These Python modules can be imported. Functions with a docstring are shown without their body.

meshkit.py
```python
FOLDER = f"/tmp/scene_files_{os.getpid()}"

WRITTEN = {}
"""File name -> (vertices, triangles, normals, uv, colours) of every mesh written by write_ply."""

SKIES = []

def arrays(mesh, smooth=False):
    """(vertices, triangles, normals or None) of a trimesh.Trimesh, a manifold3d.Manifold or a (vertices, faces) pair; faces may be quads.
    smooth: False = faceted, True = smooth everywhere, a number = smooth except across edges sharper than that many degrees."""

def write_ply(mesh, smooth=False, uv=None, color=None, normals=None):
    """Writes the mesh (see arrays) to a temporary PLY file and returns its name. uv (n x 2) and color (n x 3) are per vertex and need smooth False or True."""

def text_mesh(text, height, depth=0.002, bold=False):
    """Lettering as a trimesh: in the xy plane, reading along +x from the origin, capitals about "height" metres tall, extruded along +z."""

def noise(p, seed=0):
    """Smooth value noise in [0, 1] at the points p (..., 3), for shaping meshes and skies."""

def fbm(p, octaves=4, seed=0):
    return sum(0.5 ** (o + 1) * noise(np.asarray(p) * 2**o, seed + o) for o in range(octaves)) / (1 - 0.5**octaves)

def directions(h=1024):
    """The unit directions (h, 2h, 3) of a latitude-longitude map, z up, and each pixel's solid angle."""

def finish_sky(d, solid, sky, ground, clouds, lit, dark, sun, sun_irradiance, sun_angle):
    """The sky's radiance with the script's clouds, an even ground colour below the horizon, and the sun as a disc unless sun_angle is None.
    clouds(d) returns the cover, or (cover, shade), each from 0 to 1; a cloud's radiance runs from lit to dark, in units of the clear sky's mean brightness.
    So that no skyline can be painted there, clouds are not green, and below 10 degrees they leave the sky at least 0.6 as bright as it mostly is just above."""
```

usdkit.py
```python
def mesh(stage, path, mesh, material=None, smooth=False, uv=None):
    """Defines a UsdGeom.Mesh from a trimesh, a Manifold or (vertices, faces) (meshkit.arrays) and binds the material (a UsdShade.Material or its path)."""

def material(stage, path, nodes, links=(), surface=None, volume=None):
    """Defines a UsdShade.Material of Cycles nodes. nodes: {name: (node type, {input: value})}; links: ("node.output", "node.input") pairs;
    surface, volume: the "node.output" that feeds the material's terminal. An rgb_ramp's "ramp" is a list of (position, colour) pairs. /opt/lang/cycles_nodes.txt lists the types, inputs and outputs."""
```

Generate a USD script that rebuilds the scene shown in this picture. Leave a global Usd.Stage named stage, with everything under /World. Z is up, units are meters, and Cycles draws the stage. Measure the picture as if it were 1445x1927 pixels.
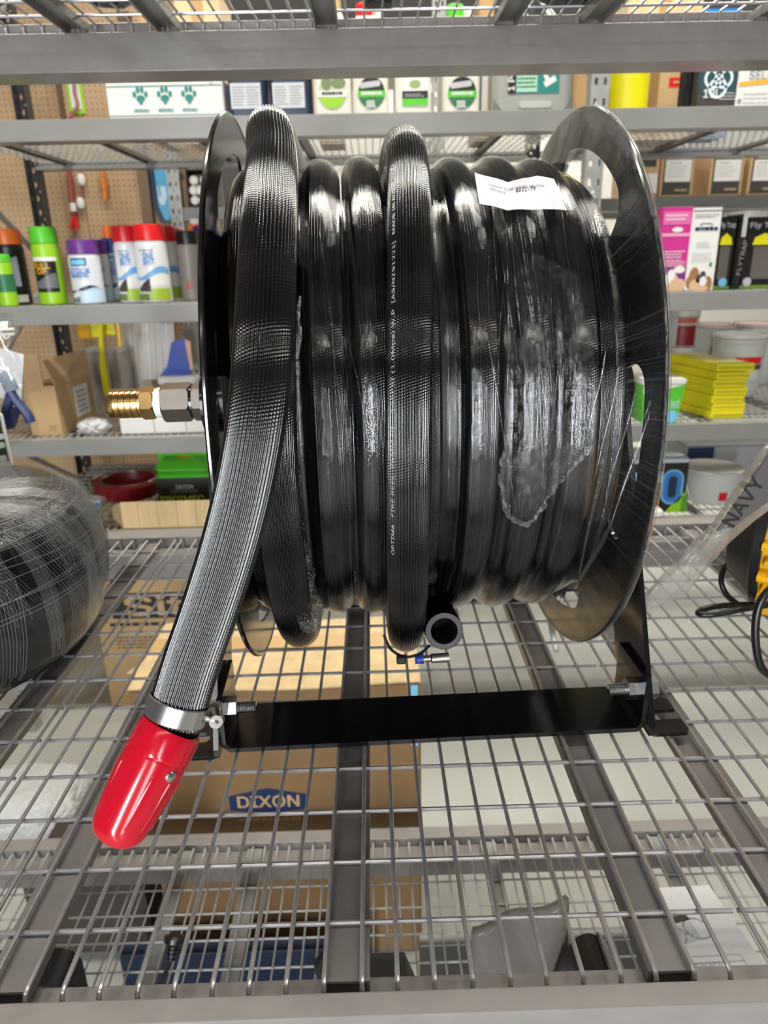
import math, random
import numpy as np
import trimesh
from shapely.geometry import Polygon, Point, box as sbox
from shapely.ops import unary_union
from shapely import affinity
from pxr import Usd, UsdGeom, UsdLux, UsdShade, Gf, Sdf
import usdkit, meshkit

rnd = random.Random(7)
stage = Usd.Stage.CreateInMemory()
UsdGeom.SetStageUpAxis(stage, UsdGeom.Tokens.z)
UsdGeom.SetStageMetersPerUnit(stage, 1.0)
world = UsdGeom.Xform.Define(stage, '/World')
stage.SetDefaultPrim(world.GetPrim())
UsdGeom.Scope.Define(stage, '/World/Looks')

# ------------------------------------------------------------------ camera
CZ = 1.6                                     # camera height over the floor
FPX, PITCH, YAW, ROLL = 1336.0, 0.342623753, 0.011028056, -0.022037678
_f = np.array([math.sin(YAW) * math.cos(PITCH), math.cos(YAW) * math.cos(PITCH), -math.sin(PITCH)])
_r = np.array([math.cos(YAW), -math.sin(YAW), 0.0])
_u = np.cross(_r, _f)
CR = _r * math.cos(ROLL) + _u * math.sin(ROLL)
CU = -_r * math.sin(ROLL) + _u * math.cos(ROLL)
CF = _f
CAM = np.array([0, 0, CZ])
cam = UsdGeom.Camera.Define(stage, '/World/camera')
FOCAL = 6.86
cam.CreateFocalLengthAttr(FOCAL)
cam.CreateHorizontalApertureAttr(FOCAL * 1445 / FPX)
cam.CreateVerticalApertureAttr(FOCAL * 1927 / FPX)
cam.CreateFStopAttr(2.6)
cam.CreateFocusDistanceAttr(0.53)
cam.CreateClippingRangeAttr(Gf.Vec2f(0.02, 100))
cam.CreateExposureAttr(-0.12)
M4 = Gf.Matrix4d(*[float(x) for x in (*CR, 0, *CU, 0, *(-CF), 0, *CAM, 1)])
cam.AddTransformOp().Set(M4)

# ------------------------------------------------------------------ lights: the store's ceiling fixtures and the even glow of the hall
dome = UsdLux.DomeLight.Define(stage, '/World/hall_light')
dome.CreateIntensityAttr(0.035)
dome.CreateColorAttr(Gf.Vec3f(1.0, 0.93, 0.85))


def lamp(name, x, y, z, w, d, power, color):
    l = UsdLux.RectLight.Define(stage, '/World/' + name)
    l.CreateWidthAttr(w)
    l.CreateHeightAttr(d)
    l.CreateIntensityAttr(power)
    l.CreateColorAttr(Gf.Vec3f(*color))
    l.AddTranslateOp().Set(Gf.Vec3d(x, y, z))
    return l


WARM, COOL = (1.0, 0.95, 0.86), (0.93, 0.97, 1.0)
lamp('ceiling_lamp_aisle', 0.3, 1.55, 3.9, 4.2, 0.22, 52, WARM)
lamp('ceiling_lamp_front', 0.2, -2.6, 3.9, 3.6, 0.16, 22, WARM)
lamp('ceiling_lamp_rear', 0.9, 5.7, 3.9, 5.0, 0.6, 34, WARM)
for k_, (x_, l_) in enumerate(((-1.25, 58), (0.62, 20))):          # daylight through the two tall shopfront panes behind the photographer
    win = lamp('shopfront_pane_light_%d' % (k_ + 1), x_, -3.6, 1.45, 0.42, 2.4, l_, COOL)
    win.AddRotateXOp().Set(90.0)


# ------------------------------------------------------------------ helpers
def ray(px, py):
    return CF + CR * (px - 722.5) / FPX - CU * (py - 963.5) / FPX


def at(px, py, Y):
    d = ray(px, py)
    return CAM + d * (Y / d[1])


def atz(px, py, z):
    d = ray(px, py)
    return CAM + d * ((z - CZ) / d[2])


def atd(px, py, depth):
    return CAM + ray(px, py) * depth


used = {}


def numbered(parent, name):
    k = parent + '/' + name
    n = used.get(k, 0)
    used[k] = n + 1
    return k if n == 0 else '%s_%03d' % (k, n)


def setd(prim, **kw):
    for k, v in kw.items():
        if v:
            prim.SetCustomDataByKey(k, v)


class Thing:
    """An Xform directly under /World whose children are parts."""

    def __init__(self, name, label=None, cat=None, loc=(0, 0, 0), rotz=0.0, group=None, kind=None):
        self.path = numbered('/World', name)
        self.name = name
        self.x = UsdGeom.Xform.Define(stage, self.path)
        self.loc, self.rotz = np.array(loc, float), rotz
        self.x.AddTranslateOp().Set(Gf.Vec3d(*map(float, loc)))
        self.x.AddRotateZOp().Set(float(math.degrees(rotz)))
        self.prim = self.x.GetPrim()
        setd(self.prim, label=label, category=cat, group=group, kind=kind)

    def add(self, name, mesh, mat, smooth=30, parent=None, label=None, kind=None, uv=None):
        p = numbered(parent or self.path, name)
        usdkit.mesh(stage, p, mesh, mat, smooth=smooth, uv=uv)
        setd(stage.GetPrimAtPath(p), label=label, kind=kind)
        return p

    def local(self, p):
        p = np.asarray(p, float) - self.loc
        c, s = math.cos(-self.rotz), math.sin(-self.rotz)
        return np.stack([p[..., 0] * c - p[..., 1] * s, p[..., 0] * s + p[..., 1] * c, p[..., 2]], -1)


def dup(src, loc, label=None, rotz=0.0, group=None):
    was = src.prim.GetCustomData()
    t = Thing(src.name, label or was.get('label'), was.get('category'), loc, rotz, group or was.get('group'))
    t.prim.GetReferences().AddInternalReference(src.prim.GetPath())
    # the copy keeps its own place and words
    t.x.GetOrderedXformOps()[0].Set(Gf.Vec3d(*map(float, loc)))
    t.prim.SetInstanceable(True)
    return t


def single(name, mesh, mat, label=None, cat=None, smooth=30, group=None, kind=None):
    p = numbered('/World', name)
    usdkit.mesh(stage, p, mesh, mat, smooth=smooth)
    setd(stage.GetPrimAtPath(p), label=label, category=cat, group=group, kind=kind)
    return p


def cat_(ms):
    return trimesh.util.concatenate([m for m in ms if m is not None])


def bx(x0, x1, y0, y1, z0, z1, b=0.0):
    if b <= 0:
        m = trimesh.creation.box((x1 - x0, y1 - y0, z1 - z0))
    else:
        h = np.array([x1 - x0, y1 - y0, z1 - z0]) / 2
        b = min(b, h.min() * 0.9)
        pts = []
        for s in np.ndindex(2, 2, 2):
            sg = np.array(s) * 2 - 1
            for k in range(3):
                p = h - b
                p[k] = h[k]
                pts.append(sg * p)
        m = trimesh.convex.convex_hull(np.array(pts))
    m.apply_translation(((x0 + x1) / 2, (y0 + y1) / 2, (z0 + z1) / 2))
    return m


def lathe(prof, n=32, axis='z', c=(0, 0, 0)):
    """prof: (radius, height) pairs from bottom to top."""
    prof = [(max(r, 0.0), z) for r, z in prof]
    m = trimesh.creation.revolve(np.array(prof), sections=n)
    if m.volume < 0:
        m.invert()
    if axis == 'x':
        m.apply_transform(trimesh.transformations.rotation_matrix(math.pi / 2, (0, 1, 0)))
    elif axis == 'y':
        m.apply_transform(trimesh.transformations.rotation_matrix(-math.pi / 2, (1, 0, 0)))
    m.apply_translation(c)
    return m


def frames(P):
    P = np.asarray(P, float)
    T = np.gradient(P, axis=0)
    T /= np.linalg.norm(T, axis=1, keepdims=True)
    n0 = np.cross(T[0], (0.13, 0.31, 0.94))
    if np.linalg.norm(n0) < 1e-3:
        n0 = np.cross(T[0], (1, 0, 0))
    n0 /= np.linalg.norm(n0)
    N = [n0]
    for i in range(1, len(P)):
        n = N[-1] - T[i] * (N[-1] @ T[i])
        N.append(n / np.linalg.norm(n))
    N = np.array(N)
    return P, T, N, np.cross(T, N)


def tube(P, r, n=8, caps=True):
    P, T, N, B = frames(P)
    a = np.linspace(0, 2 * math.pi, n, endpoint=False)
    r = np.broadcast_to(np.asarray(r, float), (len(P),))
    V = P[:, None] + r[:, None, None] * (N[:, None] * np.cos(a)[None, :, None] + B[:, None] * np.sin(a)[None, :, None])
    return grid_tube(V, caps)


def grid_tube(V, caps=True):
    k, n = V.shape[:2]
    i, j = np.meshgrid(np.arange(k - 1), np.arange(n), indexing='ij')
    a, b, c, d = i * n + j, i * n + (j + 1) % n, (i + 1) * n + (j + 1) % n, (i + 1) * n + j
    F = np.concatenate([np.stack([a, b, c], -1).reshape(-1, 3), np.stack([a, c, d], -1).reshape(-1, 3)])
    v = V.reshape(-1, 3)
    if caps:
        v = np.vstack([v, V[0].mean(0), V[-1].mean(0)])
        j = np.arange(n)
        F = np.vstack([F, np.stack([np.full(n, k * n), (j + 1) % n, j], -1), np.stack([np.full(n, k * n + 1), (k - 1) * n + j, (k - 1) * n + (j + 1) % n], -1)])
    m = trimesh.Trimesh(v, F, process=False)
    if caps and m.volume < 0:
        m.invert()
    return m


def sheet(V, th=0.0):
    """A grid of points (k, n, 3) as a sheet; th > 0 gives it thickness."""
    V = np.asarray(V, float)
    k, n = V.shape[:2]
    i, j = np.meshgrid(np.arange(k - 1), np.arange(n - 1), indexing='ij')
    a = i * n + j
    F = np.concatenate([np.stack([a, a + n, a + n + 1], -1).reshape(-1, 3), np.stack([a, a + n + 1, a + 1], -1).reshape(-1, 3)])
    m = trimesh.Trimesh(V.reshape(-1, 3), F, process=False)
    if th > 0:
        nn = np.array(m.vertex_normals)
        v2 = np.vstack([m.vertices, m.vertices - nn * th])
        off = k * n
        rim = np.concatenate([np.arange(n), np.arange(1, k) * n + n - 1, (k - 1) * n + np.arange(n - 2, -1, -1), np.arange(k - 2, 0, -1) * n])
        nx = np.roll(rim, -1)
        F2 = np.vstack([F, F[:, ::-1] + off, np.stack([rim, nx, nx + off], -1), np.stack([rim, nx + off, rim + off], -1)])
        m = trimesh.Trimesh(v2, F2, process=False)
        m.fix_normals()
    return m


def smoothpath(pts, n):
    """Catmull-Rom through points, n samples evenly along it."""
    P = np.asarray(pts, float)
    P = np.vstack([2 * P[0] - P[1], P, 2 * P[-1] - P[-2]])
    out = []
    for i in range(1, len(P) - 2):
        t = np.linspace(0, 1, 40, endpoint=False)[:, None]
        a, b, c, d = P[i - 1:i + 3]
        out.append(0.5 * ((2 * b) + (c - a) * t + (2 * a - 5 * b + 4 * c - d) * t ** 2 + (3 * b - a - 3 * c + d) * t ** 3))
    Q = np.vstack(out + [P[-2:-1]])
    s = np.r_[0, np.cumsum(np.linalg.norm(np.diff(Q, axis=0), axis=1))]
    u = np.linspace(0, s[-1], n)
    return np.stack([np.interp(u, s, Q[:, k]) for k in range(3)], -1)


def ext(poly, h, o=(0, 0, 0), ux=(1, 0, 0), uy=(0, 1, 0)):
    """Extrude a shapely polygon by h along ux x uy, from the origin o."""
    ms = [trimesh.creation.extrude_polygon(g, h, engine='earcut') for g in getattr(poly, 'geoms', [poly])]
    return place(cat_(ms), o, ux, uy)


def place(m, o, ux, uy):
    ux, uy = np.array(ux, float), np.array(uy, float)
    ux /= np.linalg.norm(ux)
    uy /= np.linalg.norm(uy)
    A = np.eye(4)
    A[:3, 0], A[:3, 1], A[:3, 2], A[:3, 3] = ux, uy, np.cross(ux, uy), o
    m = m.copy()
    m.apply_transform(A)
    return m


FX, FZ = (1, 0, 0), (0, 0, 1)                # the directions of a face that looks at the aisle


def text(s, h, o, ux=FX, uy=FZ, depth=0.0006, bold=False, center=False, width=None):
    m = meshkit.text_mesh(s, h, depth, bold)
    b = m.bounds
    sx = 1.0
    if width:
        sx = width / (b[1, 0] - b[0, 0])
    m.apply_transform(np.diag([sx, 1, 1, 1]))
    if center:
        m.apply_translation((-(b[0, 0] + b[1, 0]) / 2 * sx, -h / 2, 0))
    return place(m, o, ux, uy)


def lines(w, h, n, o, ux=FX, uy=FZ, rag=0.25, t=0.35, seed=1, depth=0.0004):
    """A block of small print too fine to read: n rows of word-length bars."""
    g = random.Random(seed)
    ps = []
    step = h / n
    for i in range(n):
        y = h - (i + 0.7) * step
        x, end = 0.0, w * (1 - rag * g.random())
        while x < end:
            l = min(w * g.uniform(0.06, 0.2), end - x)
            if l > w * 0.02:
                ps.append(sbox(x, y, x + l, y + step * t))
            x += l + w * 0.03
    return ext(unary_union(ps), depth, o, ux, uy)


def rrect(x0, y0, x1, y1, r):
    return sbox(x0 + r, y0 + r, x1 - r, y1 - r).buffer(r, 6)


def ell(x, y, a, b, n=10):
    return affinity.scale(Point(x, y).buffer(1, n), a, b)


# ------------------------------------------------------------------ materials
mats = {}


def pm(name, color, rough=0.5, metal=0.0, coat=0.0, noise=None, bump=None, spec=0.5, trans=0.0, alpha=1.0, stretch=None, sheen=None):
    """A principled material; noise = (scale, amount) varies the colour, bump = (scale, strength, distance)."""
    if name in mats:
        return mats[name]
    c = tuple(color)
    nodes = {'p': ('principled_bsdf', {'base_color': c, 'roughness': rough, 'metallic': metal, 'coat_weight': coat, 'specular_ior_level': spec, 'transmission_weight': trans, 'alpha': alpha})}
    links = []
    if noise or bump:
        nodes['tc'] = ('texture_coordinate', {})
        nodes['mp'] = ('mapping', {'scale': stretch or (1, 1, 1)})
        links.append(('tc.object', 'mp.vector'))
    if noise:
        nodes['n'] = ('noise_texture', {'scale': noise[0], 'detail': 5.0, 'roughness': 0.6})
        lo = tuple(max(0, x * (1 - noise[1])) for x in c)
        hi = tuple(min(1, x * (1 + noise[1])) for x in c)
        nodes['r'] = ('rgb_ramp', {'ramp': [(0.3, lo), (0.7, hi)]})
        links += [('mp.vector', 'n.vector'), ('n.fac', 'r.fac'), ('r.color', 'p.base_color')]
    if bump:
        nodes['bn'] = ('noise_texture', {'scale': bump[0], 'detail': 4.0})
        nodes['b'] = ('bump', {'strength': bump[1], 'distance': bump[2]})
        links += [('mp.vector', 'bn.vector'), ('bn.fac', 'b.height'), ('b.normal', 'p.normal')]
    mats[name] = usdkit.material(stage, '/World/Looks/' + name, nodes, links, surface='p.BSDF')
    return mats[name]


def film_mat(name, white=0.05, gloss=0.5, scale=(3, 60, 1), bump=0.4, rough=0.08, tint=(1, 1, 1), coord='st', fill=(0.75, 0.76, 0.78), base=0.0):
    """Clear plastic film: mostly see-through, glossy, with stretched streaks and creases."""
    src = ('uvmap', {'attribute': 'st'}) if coord == 'st' else ('texture_coordinate', {})
    out = 'src.UV' if coord == 'st' else 'src.object'
    nodes = {
        'src': src,
        'mp': ('mapping', {'scale': scale}),
        'n': ('noise_texture', {'scale': 1.0, 'detail': 6.0, 'roughness': 0.62, 'distortion': 0.5}),
        'n2': ('noise_texture', {'scale': 0.35, 'detail': 3.0}),
        'b': ('bump', {'strength': bump, 'distance': 0.004}),
        't': ('transparent_bsdf', {'color': tint}),
        'g': ('glossy_bsdf', {'color': (1, 1, 1), 'roughness': rough}),
        'd': ('diffuse_bsdf', {'color': fill}),
        'f': ('layer_weight', {'blend': 0.5}),
        'pw': ('math', {'math_type': 'power', 'value2': 4.0}),
        'fm': ('math', {'math_type': 'multiply_add', 'value2': 0.75 * min(gloss, 1.0), 'value3': 0.065 * gloss, 'use_clamp': True}),
        'm1': ('mix_closure', {}),
        'st': ('map_range', {'from_min': 0.54, 'from_max': 0.78, 'to_min': base, 'to_max': white, 'clamp': True}),
        'm2': ('mix_closure', {}),
    }
    links = [(out, 'mp.vector'), ('mp.vector', 'n.vector'), ('mp.vector', 'n2.vector'), ('n.fac', 'b.height'), ('b.normal', 'g.normal'), ('n.fac', 'st.value'),
             ('f.facing', 'pw.value1'), ('pw.value', 'fm.value1'), ('fm.value', 'm1.fac'), ('t.BSDF', 'm1.closure1'), ('g.BSDF', 'm1.closure2'),
             ('st.result', 'm2.fac'), ('m1.closure', 'm2.closure1'), ('d.BSDF', 'm2.closure2')]
    mats[name] = usdkit.material(stage, '/World/Looks/' + name, nodes, links, surface='m2.closure')
    return mats[name]


def hose_mat(name):
    """Black rubber hose cover; the fine cross-grooves of the ribs follow the hose's own length (st.x, metres)."""
    nodes = {
        'uv': ('uvmap', {'attribute': 'st'}),
        'sep': ('separate_xyz', {}),
        'k': ('math', {'math_type': 'multiply', 'value2': 2 * math.pi / 0.0021}),
        'ph': ('math', {'math_type': 'multiply', 'value2': math.pi * 0.62}),
        'ad': ('math', {'math_type': 'add'}),
        's': ('math', {'math_type': 'sine'}),
        'b': ('bump', {'strength': 0.075, 'distance': 0.0004}),
        'p': ('principled_bsdf', {'base_color': (0.003, 0.003, 0.0035), 'roughness': 0.11, 'specular_ior_level': 1.0}),
    }
    links = [('uv.UV', 'sep.vector'), ('sep.x', 'k.value1'), ('sep.y', 'ph.value1'), ('k.value', 'ad.value1'), ('ph.value', 'ad.value2'), ('ad.value', 's.value1'), ('s.value', 'b.height'), ('b.normal', 'p.normal')]
    mats[name] = usdkit.material(stage, '/World/Looks/' + name, nodes, links, surface='p.BSDF')
    return mats[name]


def peg_mat(name):
    """Brown hardboard with rows of small dark peg holes (world metres)."""
    nodes = {
        'g': ('geometry', {}),
        'mp': ('mapping', {'scale': (1 / 0.022, 0.0, 1 / 0.022)}),
        'v': ('voronoi_texture', {'scale': 1.0, 'randomness': 0.0}),
        'r': ('rgb_ramp', {'ramp': [(0.0, (0.05, 0.03, 0.02)), (0.09, (0.16, 0.10, 0.06)), (0.15, (1, 1, 1)), (1.0, (1, 1, 1))]}),
        'n': ('noise_texture', {'scale': 6.0, 'detail': 6.0}),
        'c': ('rgb_ramp', {'ramp': [(0.3, (0.38, 0.25, 0.135)), (0.7, (0.50, 0.345, 0.195))]}),
        'm': ('mix', {'mix_type': 'multiply', 'fac': 1.0}),
        'p': ('principled_bsdf', {'roughness': 0.6}),
    }
    links = [('g.position', 'mp.vector'), ('mp.vector', 'v.vector'), ('v.distance', 'r.fac'), ('n.fac', 'c.fac'), ('c.color', 'm.color1'), ('r.color', 'm.color2'), ('m.color', 'p.base_color'), ('g.position', 'n.vector')]
    mats[name] = usdkit.material(stage, '/World/Looks/' + name, nodes, links, surface='p.BSDF')
    return mats[name]


STEEL_PAINT = pm('grey_shelf_paint', (0.275, 0.275, 0.26), 0.32, noise=(9, 0.06), bump=(40, 0.05, 0.002))
WORN_PAINT = pm('worn_shelf_paint', (0.265, 0.243, 0.228), 0.30, noise=(22, 0.10), bump=(60, 0.08, 0.002))
WIRE = pm('grey_wire', (0.42, 0.41, 0.42), 0.25, metal=0.4, noise=(60, 0.15))
WIRE_FAR = pm('pale_wire', (0.47, 0.47, 0.45), 0.4)
CHANNEL = pm('channel_steel', (0.20, 0.185, 0.175), 0.38, noise=(18, 0.12))
POST = pm('galvanised_post', (0.42, 0.43, 0.42), 0.4, metal=0.3, noise=(30, 0.15))
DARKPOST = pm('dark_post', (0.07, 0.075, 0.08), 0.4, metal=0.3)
FLOOR = pm('sealed_concrete', (0.46, 0.47, 0.43), 0.28, noise=(1.6, 0.05), bump=(8, 0.03, 0.004))
WALL = pm('painted_wall', (0.55, 0.53, 0.49), 0.7, noise=(2, 0.05))
PEG = peg_mat('pegboard')
BLACK = pm('black_powder_coat', (0.006, 0.006, 0.007), 0.16, spec=0.55, bump=(90, 0.03, 0.001))
BLACKM = pm('black_satin', (0.010, 0.010, 0.011), 0.38)
RUBBER = pm('black_plastic', (0.012, 0.012, 0.013), 0.28)
HOSE = hose_mat('ribbed_hose')
FILM = film_mat('stretch_film', white=0.03, gloss=0.7, scale=(9, 420, 1), bump=0.2, rough=0.04)
FILM_C = film_mat('crumpled_film', white=0.05, gloss=0.55, scale=(40, 300, 1), bump=0.55, rough=0.05)
FILM_T = film_mat('taut_film', white=0.08, gloss=0.8, scale=(3, 500, 1), bump=0.35)
BAG = film_mat('poly_bag', white=0.9, gloss=0.5, scale=(5, 12, 7), bump=0.25, tint=(0.88, 0.87, 0.85), coord='object', fill=(0.48, 0.46, 0.43), base=0.34)
BAG_C = film_mat('clear_bag', white=0.25, gloss=0.4, scale=(8, 12, 18), bump=0.25, tint=(0.93, 0.93, 0.93), coord='object')
ROLLFILM = film_mat('roll_film', white=0.10, gloss=0.8, scale=(6, 190, 1), bump=0.5, fill=(0.3, 0.3, 0.29))
BUBBLE = pm('bubble_wrap', (0.78, 0.79, 0.78), 0.18, bump=(120, 0.9, 0.01), alpha=0.8)
BRASS = pm('brass', (0.72, 0.47, 0.19), 0.22, metal=1.0, noise=(50, 0.1))
NICKEL = pm('nickel_steel', (0.34, 0.315, 0.29), 0.3, metal=1.0, noise=(40, 0.08))
ZINC = pm('zinc_bolt', (0.62, 0.63, 0.64), 0.25, metal=1.0, noise=(80, 0.15))
CLAMP = pm('stainless_band', (0.74, 0.74, 0.75), 0.26, metal=1.0)
RED = pm('red_nozzle_plastic', (0.56, 0.004, 0.020), 0.17, spec=0.55)
TAPE = pm('thread_tape', (0.85, 0.85, 0.83), 0.5)
PAPER = pm('white_paper', (0.90, 0.89, 0.88), 0.45)
INK = pm('black_ink', (0.02, 0.02, 0.022), 0.5)
GREYINK = pm('grey_ink', (0.28, 0.28, 0.29), 0.5)
PALEINK = pm('pale_ink', (0.55, 0.55, 0.56), 0.5)
HOSEINK = pm('hose_print', (0.52, 0.52, 0.54), 0.45)
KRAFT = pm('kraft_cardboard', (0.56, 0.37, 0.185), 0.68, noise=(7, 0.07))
KRAFT_L = pm('light_kraft_cardboard', (0.70, 0.52, 0.28), 0.6, noise=(5, 0.16), stretch=(5, 5, 0.6))
KRAFT_D = pm('brown_cardboard', (0.40, 0.25, 0.12), 0.7, noise=(7, 0.08))
WHITE = pm('white_plastic', (0.80, 0.79, 0.75), 0.35)
WHITE_CARD = pm('white_card', (0.82, 0.81, 0.77), 0.45)
CREAM = pm('cream_jug_plastic', (0.76, 0.74, 0.64), 0.38)
GREEN = pm('bright_green', (0.10, 0.56, 0.03), 0.35)
LIME = pm('lime_green', (0.32, 0.62, 0.02), 0.35)
DGREEN = pm('dark_green', (0.03, 0.17, 0.07), 0.4)
TEAL = pm('teal_print', (0.02, 0.24, 0.21), 0.45)
MINT = pm('mint_print', (0.42, 0.68, 0.52), 0.5)
NAVY = pm('navy_plastic', (0.016, 0.032, 0.075), 0.35)
BLUE = pm('blue_print', (0.05, 0.22, 0.62), 0.4)
SKY = pm('light_blue', (0.22, 0.58, 0.86), 0.4)
PALEB = pm('pale_blue', (0.55, 0.74, 0.88), 0.4)
PURPLE = pm('purple_cap', (0.14, 0.035, 0.25), 0.35)
REDP = pm('red_cap', (0.72, 0.015, 0.02), 0.3)
DRED = pm('dark_red', (0.20, 0.005, 0.012), 0.4)
ORANGE = pm('orange_cap', (0.90, 0.18, 0.02), 0.35)
AMBER = pm('amber_yellow', (0.80, 0.42, 0.01), 0.35)
YELLOW = pm('bright_yellow', (0.92, 0.82, 0.01), 0.38)
GOLDY = pm('golden_yellow', (0.90, 0.48, 0.008), 0.3, noise=(40, 0.05))
MAGENTA = pm('magenta_print', (0.62, 0.03, 0.27), 0.38)
PLUM = pm('plum_print', (0.20, 0.025, 0.22), 0.4)
GREYCAN = pm('grey_jerry_plastic', (0.36, 0.37, 0.34), 0.42)
TAUPE = pm('taupe_tin', (0.36, 0.32, 0.28), 0.4)
BLACKC = pm('black_print', (0.015, 0.014, 0.013), 0.35)
CHAR = pm('charcoal_print', (0.06, 0.055, 0.05), 0.45)
BROWNP = pm('brown_fur_print', (0.36, 0.17, 0.07), 0.5)
TAN = pm('tan_fur_print', (0.68, 0.45, 0.27), 0.5)
PINKLID = pm('pale_pink_lid', (0.70, 0.55, 0.48), 0.45)
TUB = pm('clear_tub_plastic', (0.62, 0.64, 0.61), 0.3)
GREYBOX = pm('grey_crate_plastic', (0.40, 0.42, 0.43), 0.4)
WOOD = pm('dark_wood_edge', (0.13, 0.075, 0.045), 0.5)

# ------------------------------------------------------------------ the setting
single('floor', bx(-6, 6, -5, 8, -0.1, 0.0), FLOOR, kind='structure', label='pale sealed concrete floor of the store aisle')
ZN, ZU, ZL = CZ - 0.456, CZ + 0.3195, CZ - 1.148        # decks of the near rack
ZA, ZB, ZC_, ZD = CZ + 0.377, CZ - 0.112, CZ - 0.515, CZ - 0.834   # decks of the far rack
ZR = CZ + 0.214                                        # deck of the rear rack
pegw = Thing('wall_back', 'brown perforated hardboard wall behind the far shelves', None, (0, 0, 0), kind='structure')
edges = [-4.0, -2.42, -1.21, -0.64]
for a, b in zip(edges[:-1], edges[1:]):
    pegw.add('pegboard_panel', bx(a + 0.0015, b - 0.0015, 3.32, 3.335, 0.0, 3.2), PEG, smooth=False)
single('wall_rear', bx(-0.6, 6, 7.4, 7.5, 0, 3.2), WALL, kind='structure', label='plain pale wall far behind the rear shelves')


# ------------------------------------------------------------------ racks
def step_beam(x0, x1, y, z, inward, h=0.075, dep=0.065, lip=0.031):
    """Step beam: outer upright lip to the deck's top, a ledge 20 mm lower on the inside. y = outer face, inward = +1 towards +y."""
    s = inward
    pr = [(0, z), (lip, z), (lip, z - 0.02), (dep, z - 0.02), (dep, z - h), (0, z - h)]
    poly = Polygon([(y + s * a, b) for a, b in pr]).buffer(-0.0015).buffer(0.0015, 3)
    return ext(poly, x1 - x0, (x0, 0, 0), (0, 1, 0), (0, 0, 1))


def post(z0, z1, w=0.05, d=0.045, pitch=0.05, t=0.0025):
    """Slotted angle-section upright: a front web with two rows of slots, and two side flanges."""
    p = sbox(-w / 2, z0, w / 2, z1)
    cut = []
    z = z0 + 0.05
    k = 0
    while z < z1 - 0.04:
        for sx in (-1, 1):
            cut.append(rrect(sx * w * 0.24 - 0.0045, z - 0.009, sx * w * 0.24 + 0.0045, z + 0.009, 0.003))
        if k % 2 == 0:
            cut.append(Point(0, z + pitch / 2).buffer(0.004, 4))
        z += pitch
        k += 1
    web = ext(p.difference(unary_union(cut)), t, (0, 0, 0), FX, FZ)
    return cat_([web, bx(-w / 2, -w / 2 + t, 0, d, z0, z1), bx(w / 2 - t, w / 2, 0, d, z0, z1)])


def hat_channel(x, y0, y1, ztop, w=0.032, h=0.0112, t=0.002):
    """Inverted-U deck support running front to back, open at its ends."""
    o = Polygon([(-w / 2, 0), (w / 2, 0), (w / 2, -h), (w / 2 - t, -h), (w / 2 - t, -t), (-w / 2 + t, -t), (-w / 2 + t, -h), (-w / 2, -h)])
    m = ext(o, y1 - y0, (0, 0, 0), (1, 0, 0), (0, 0, 1))
    # extruded along -y: shift so it spans y0..y1
    m.apply_translation((x, y1, ztop))
    return m


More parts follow.
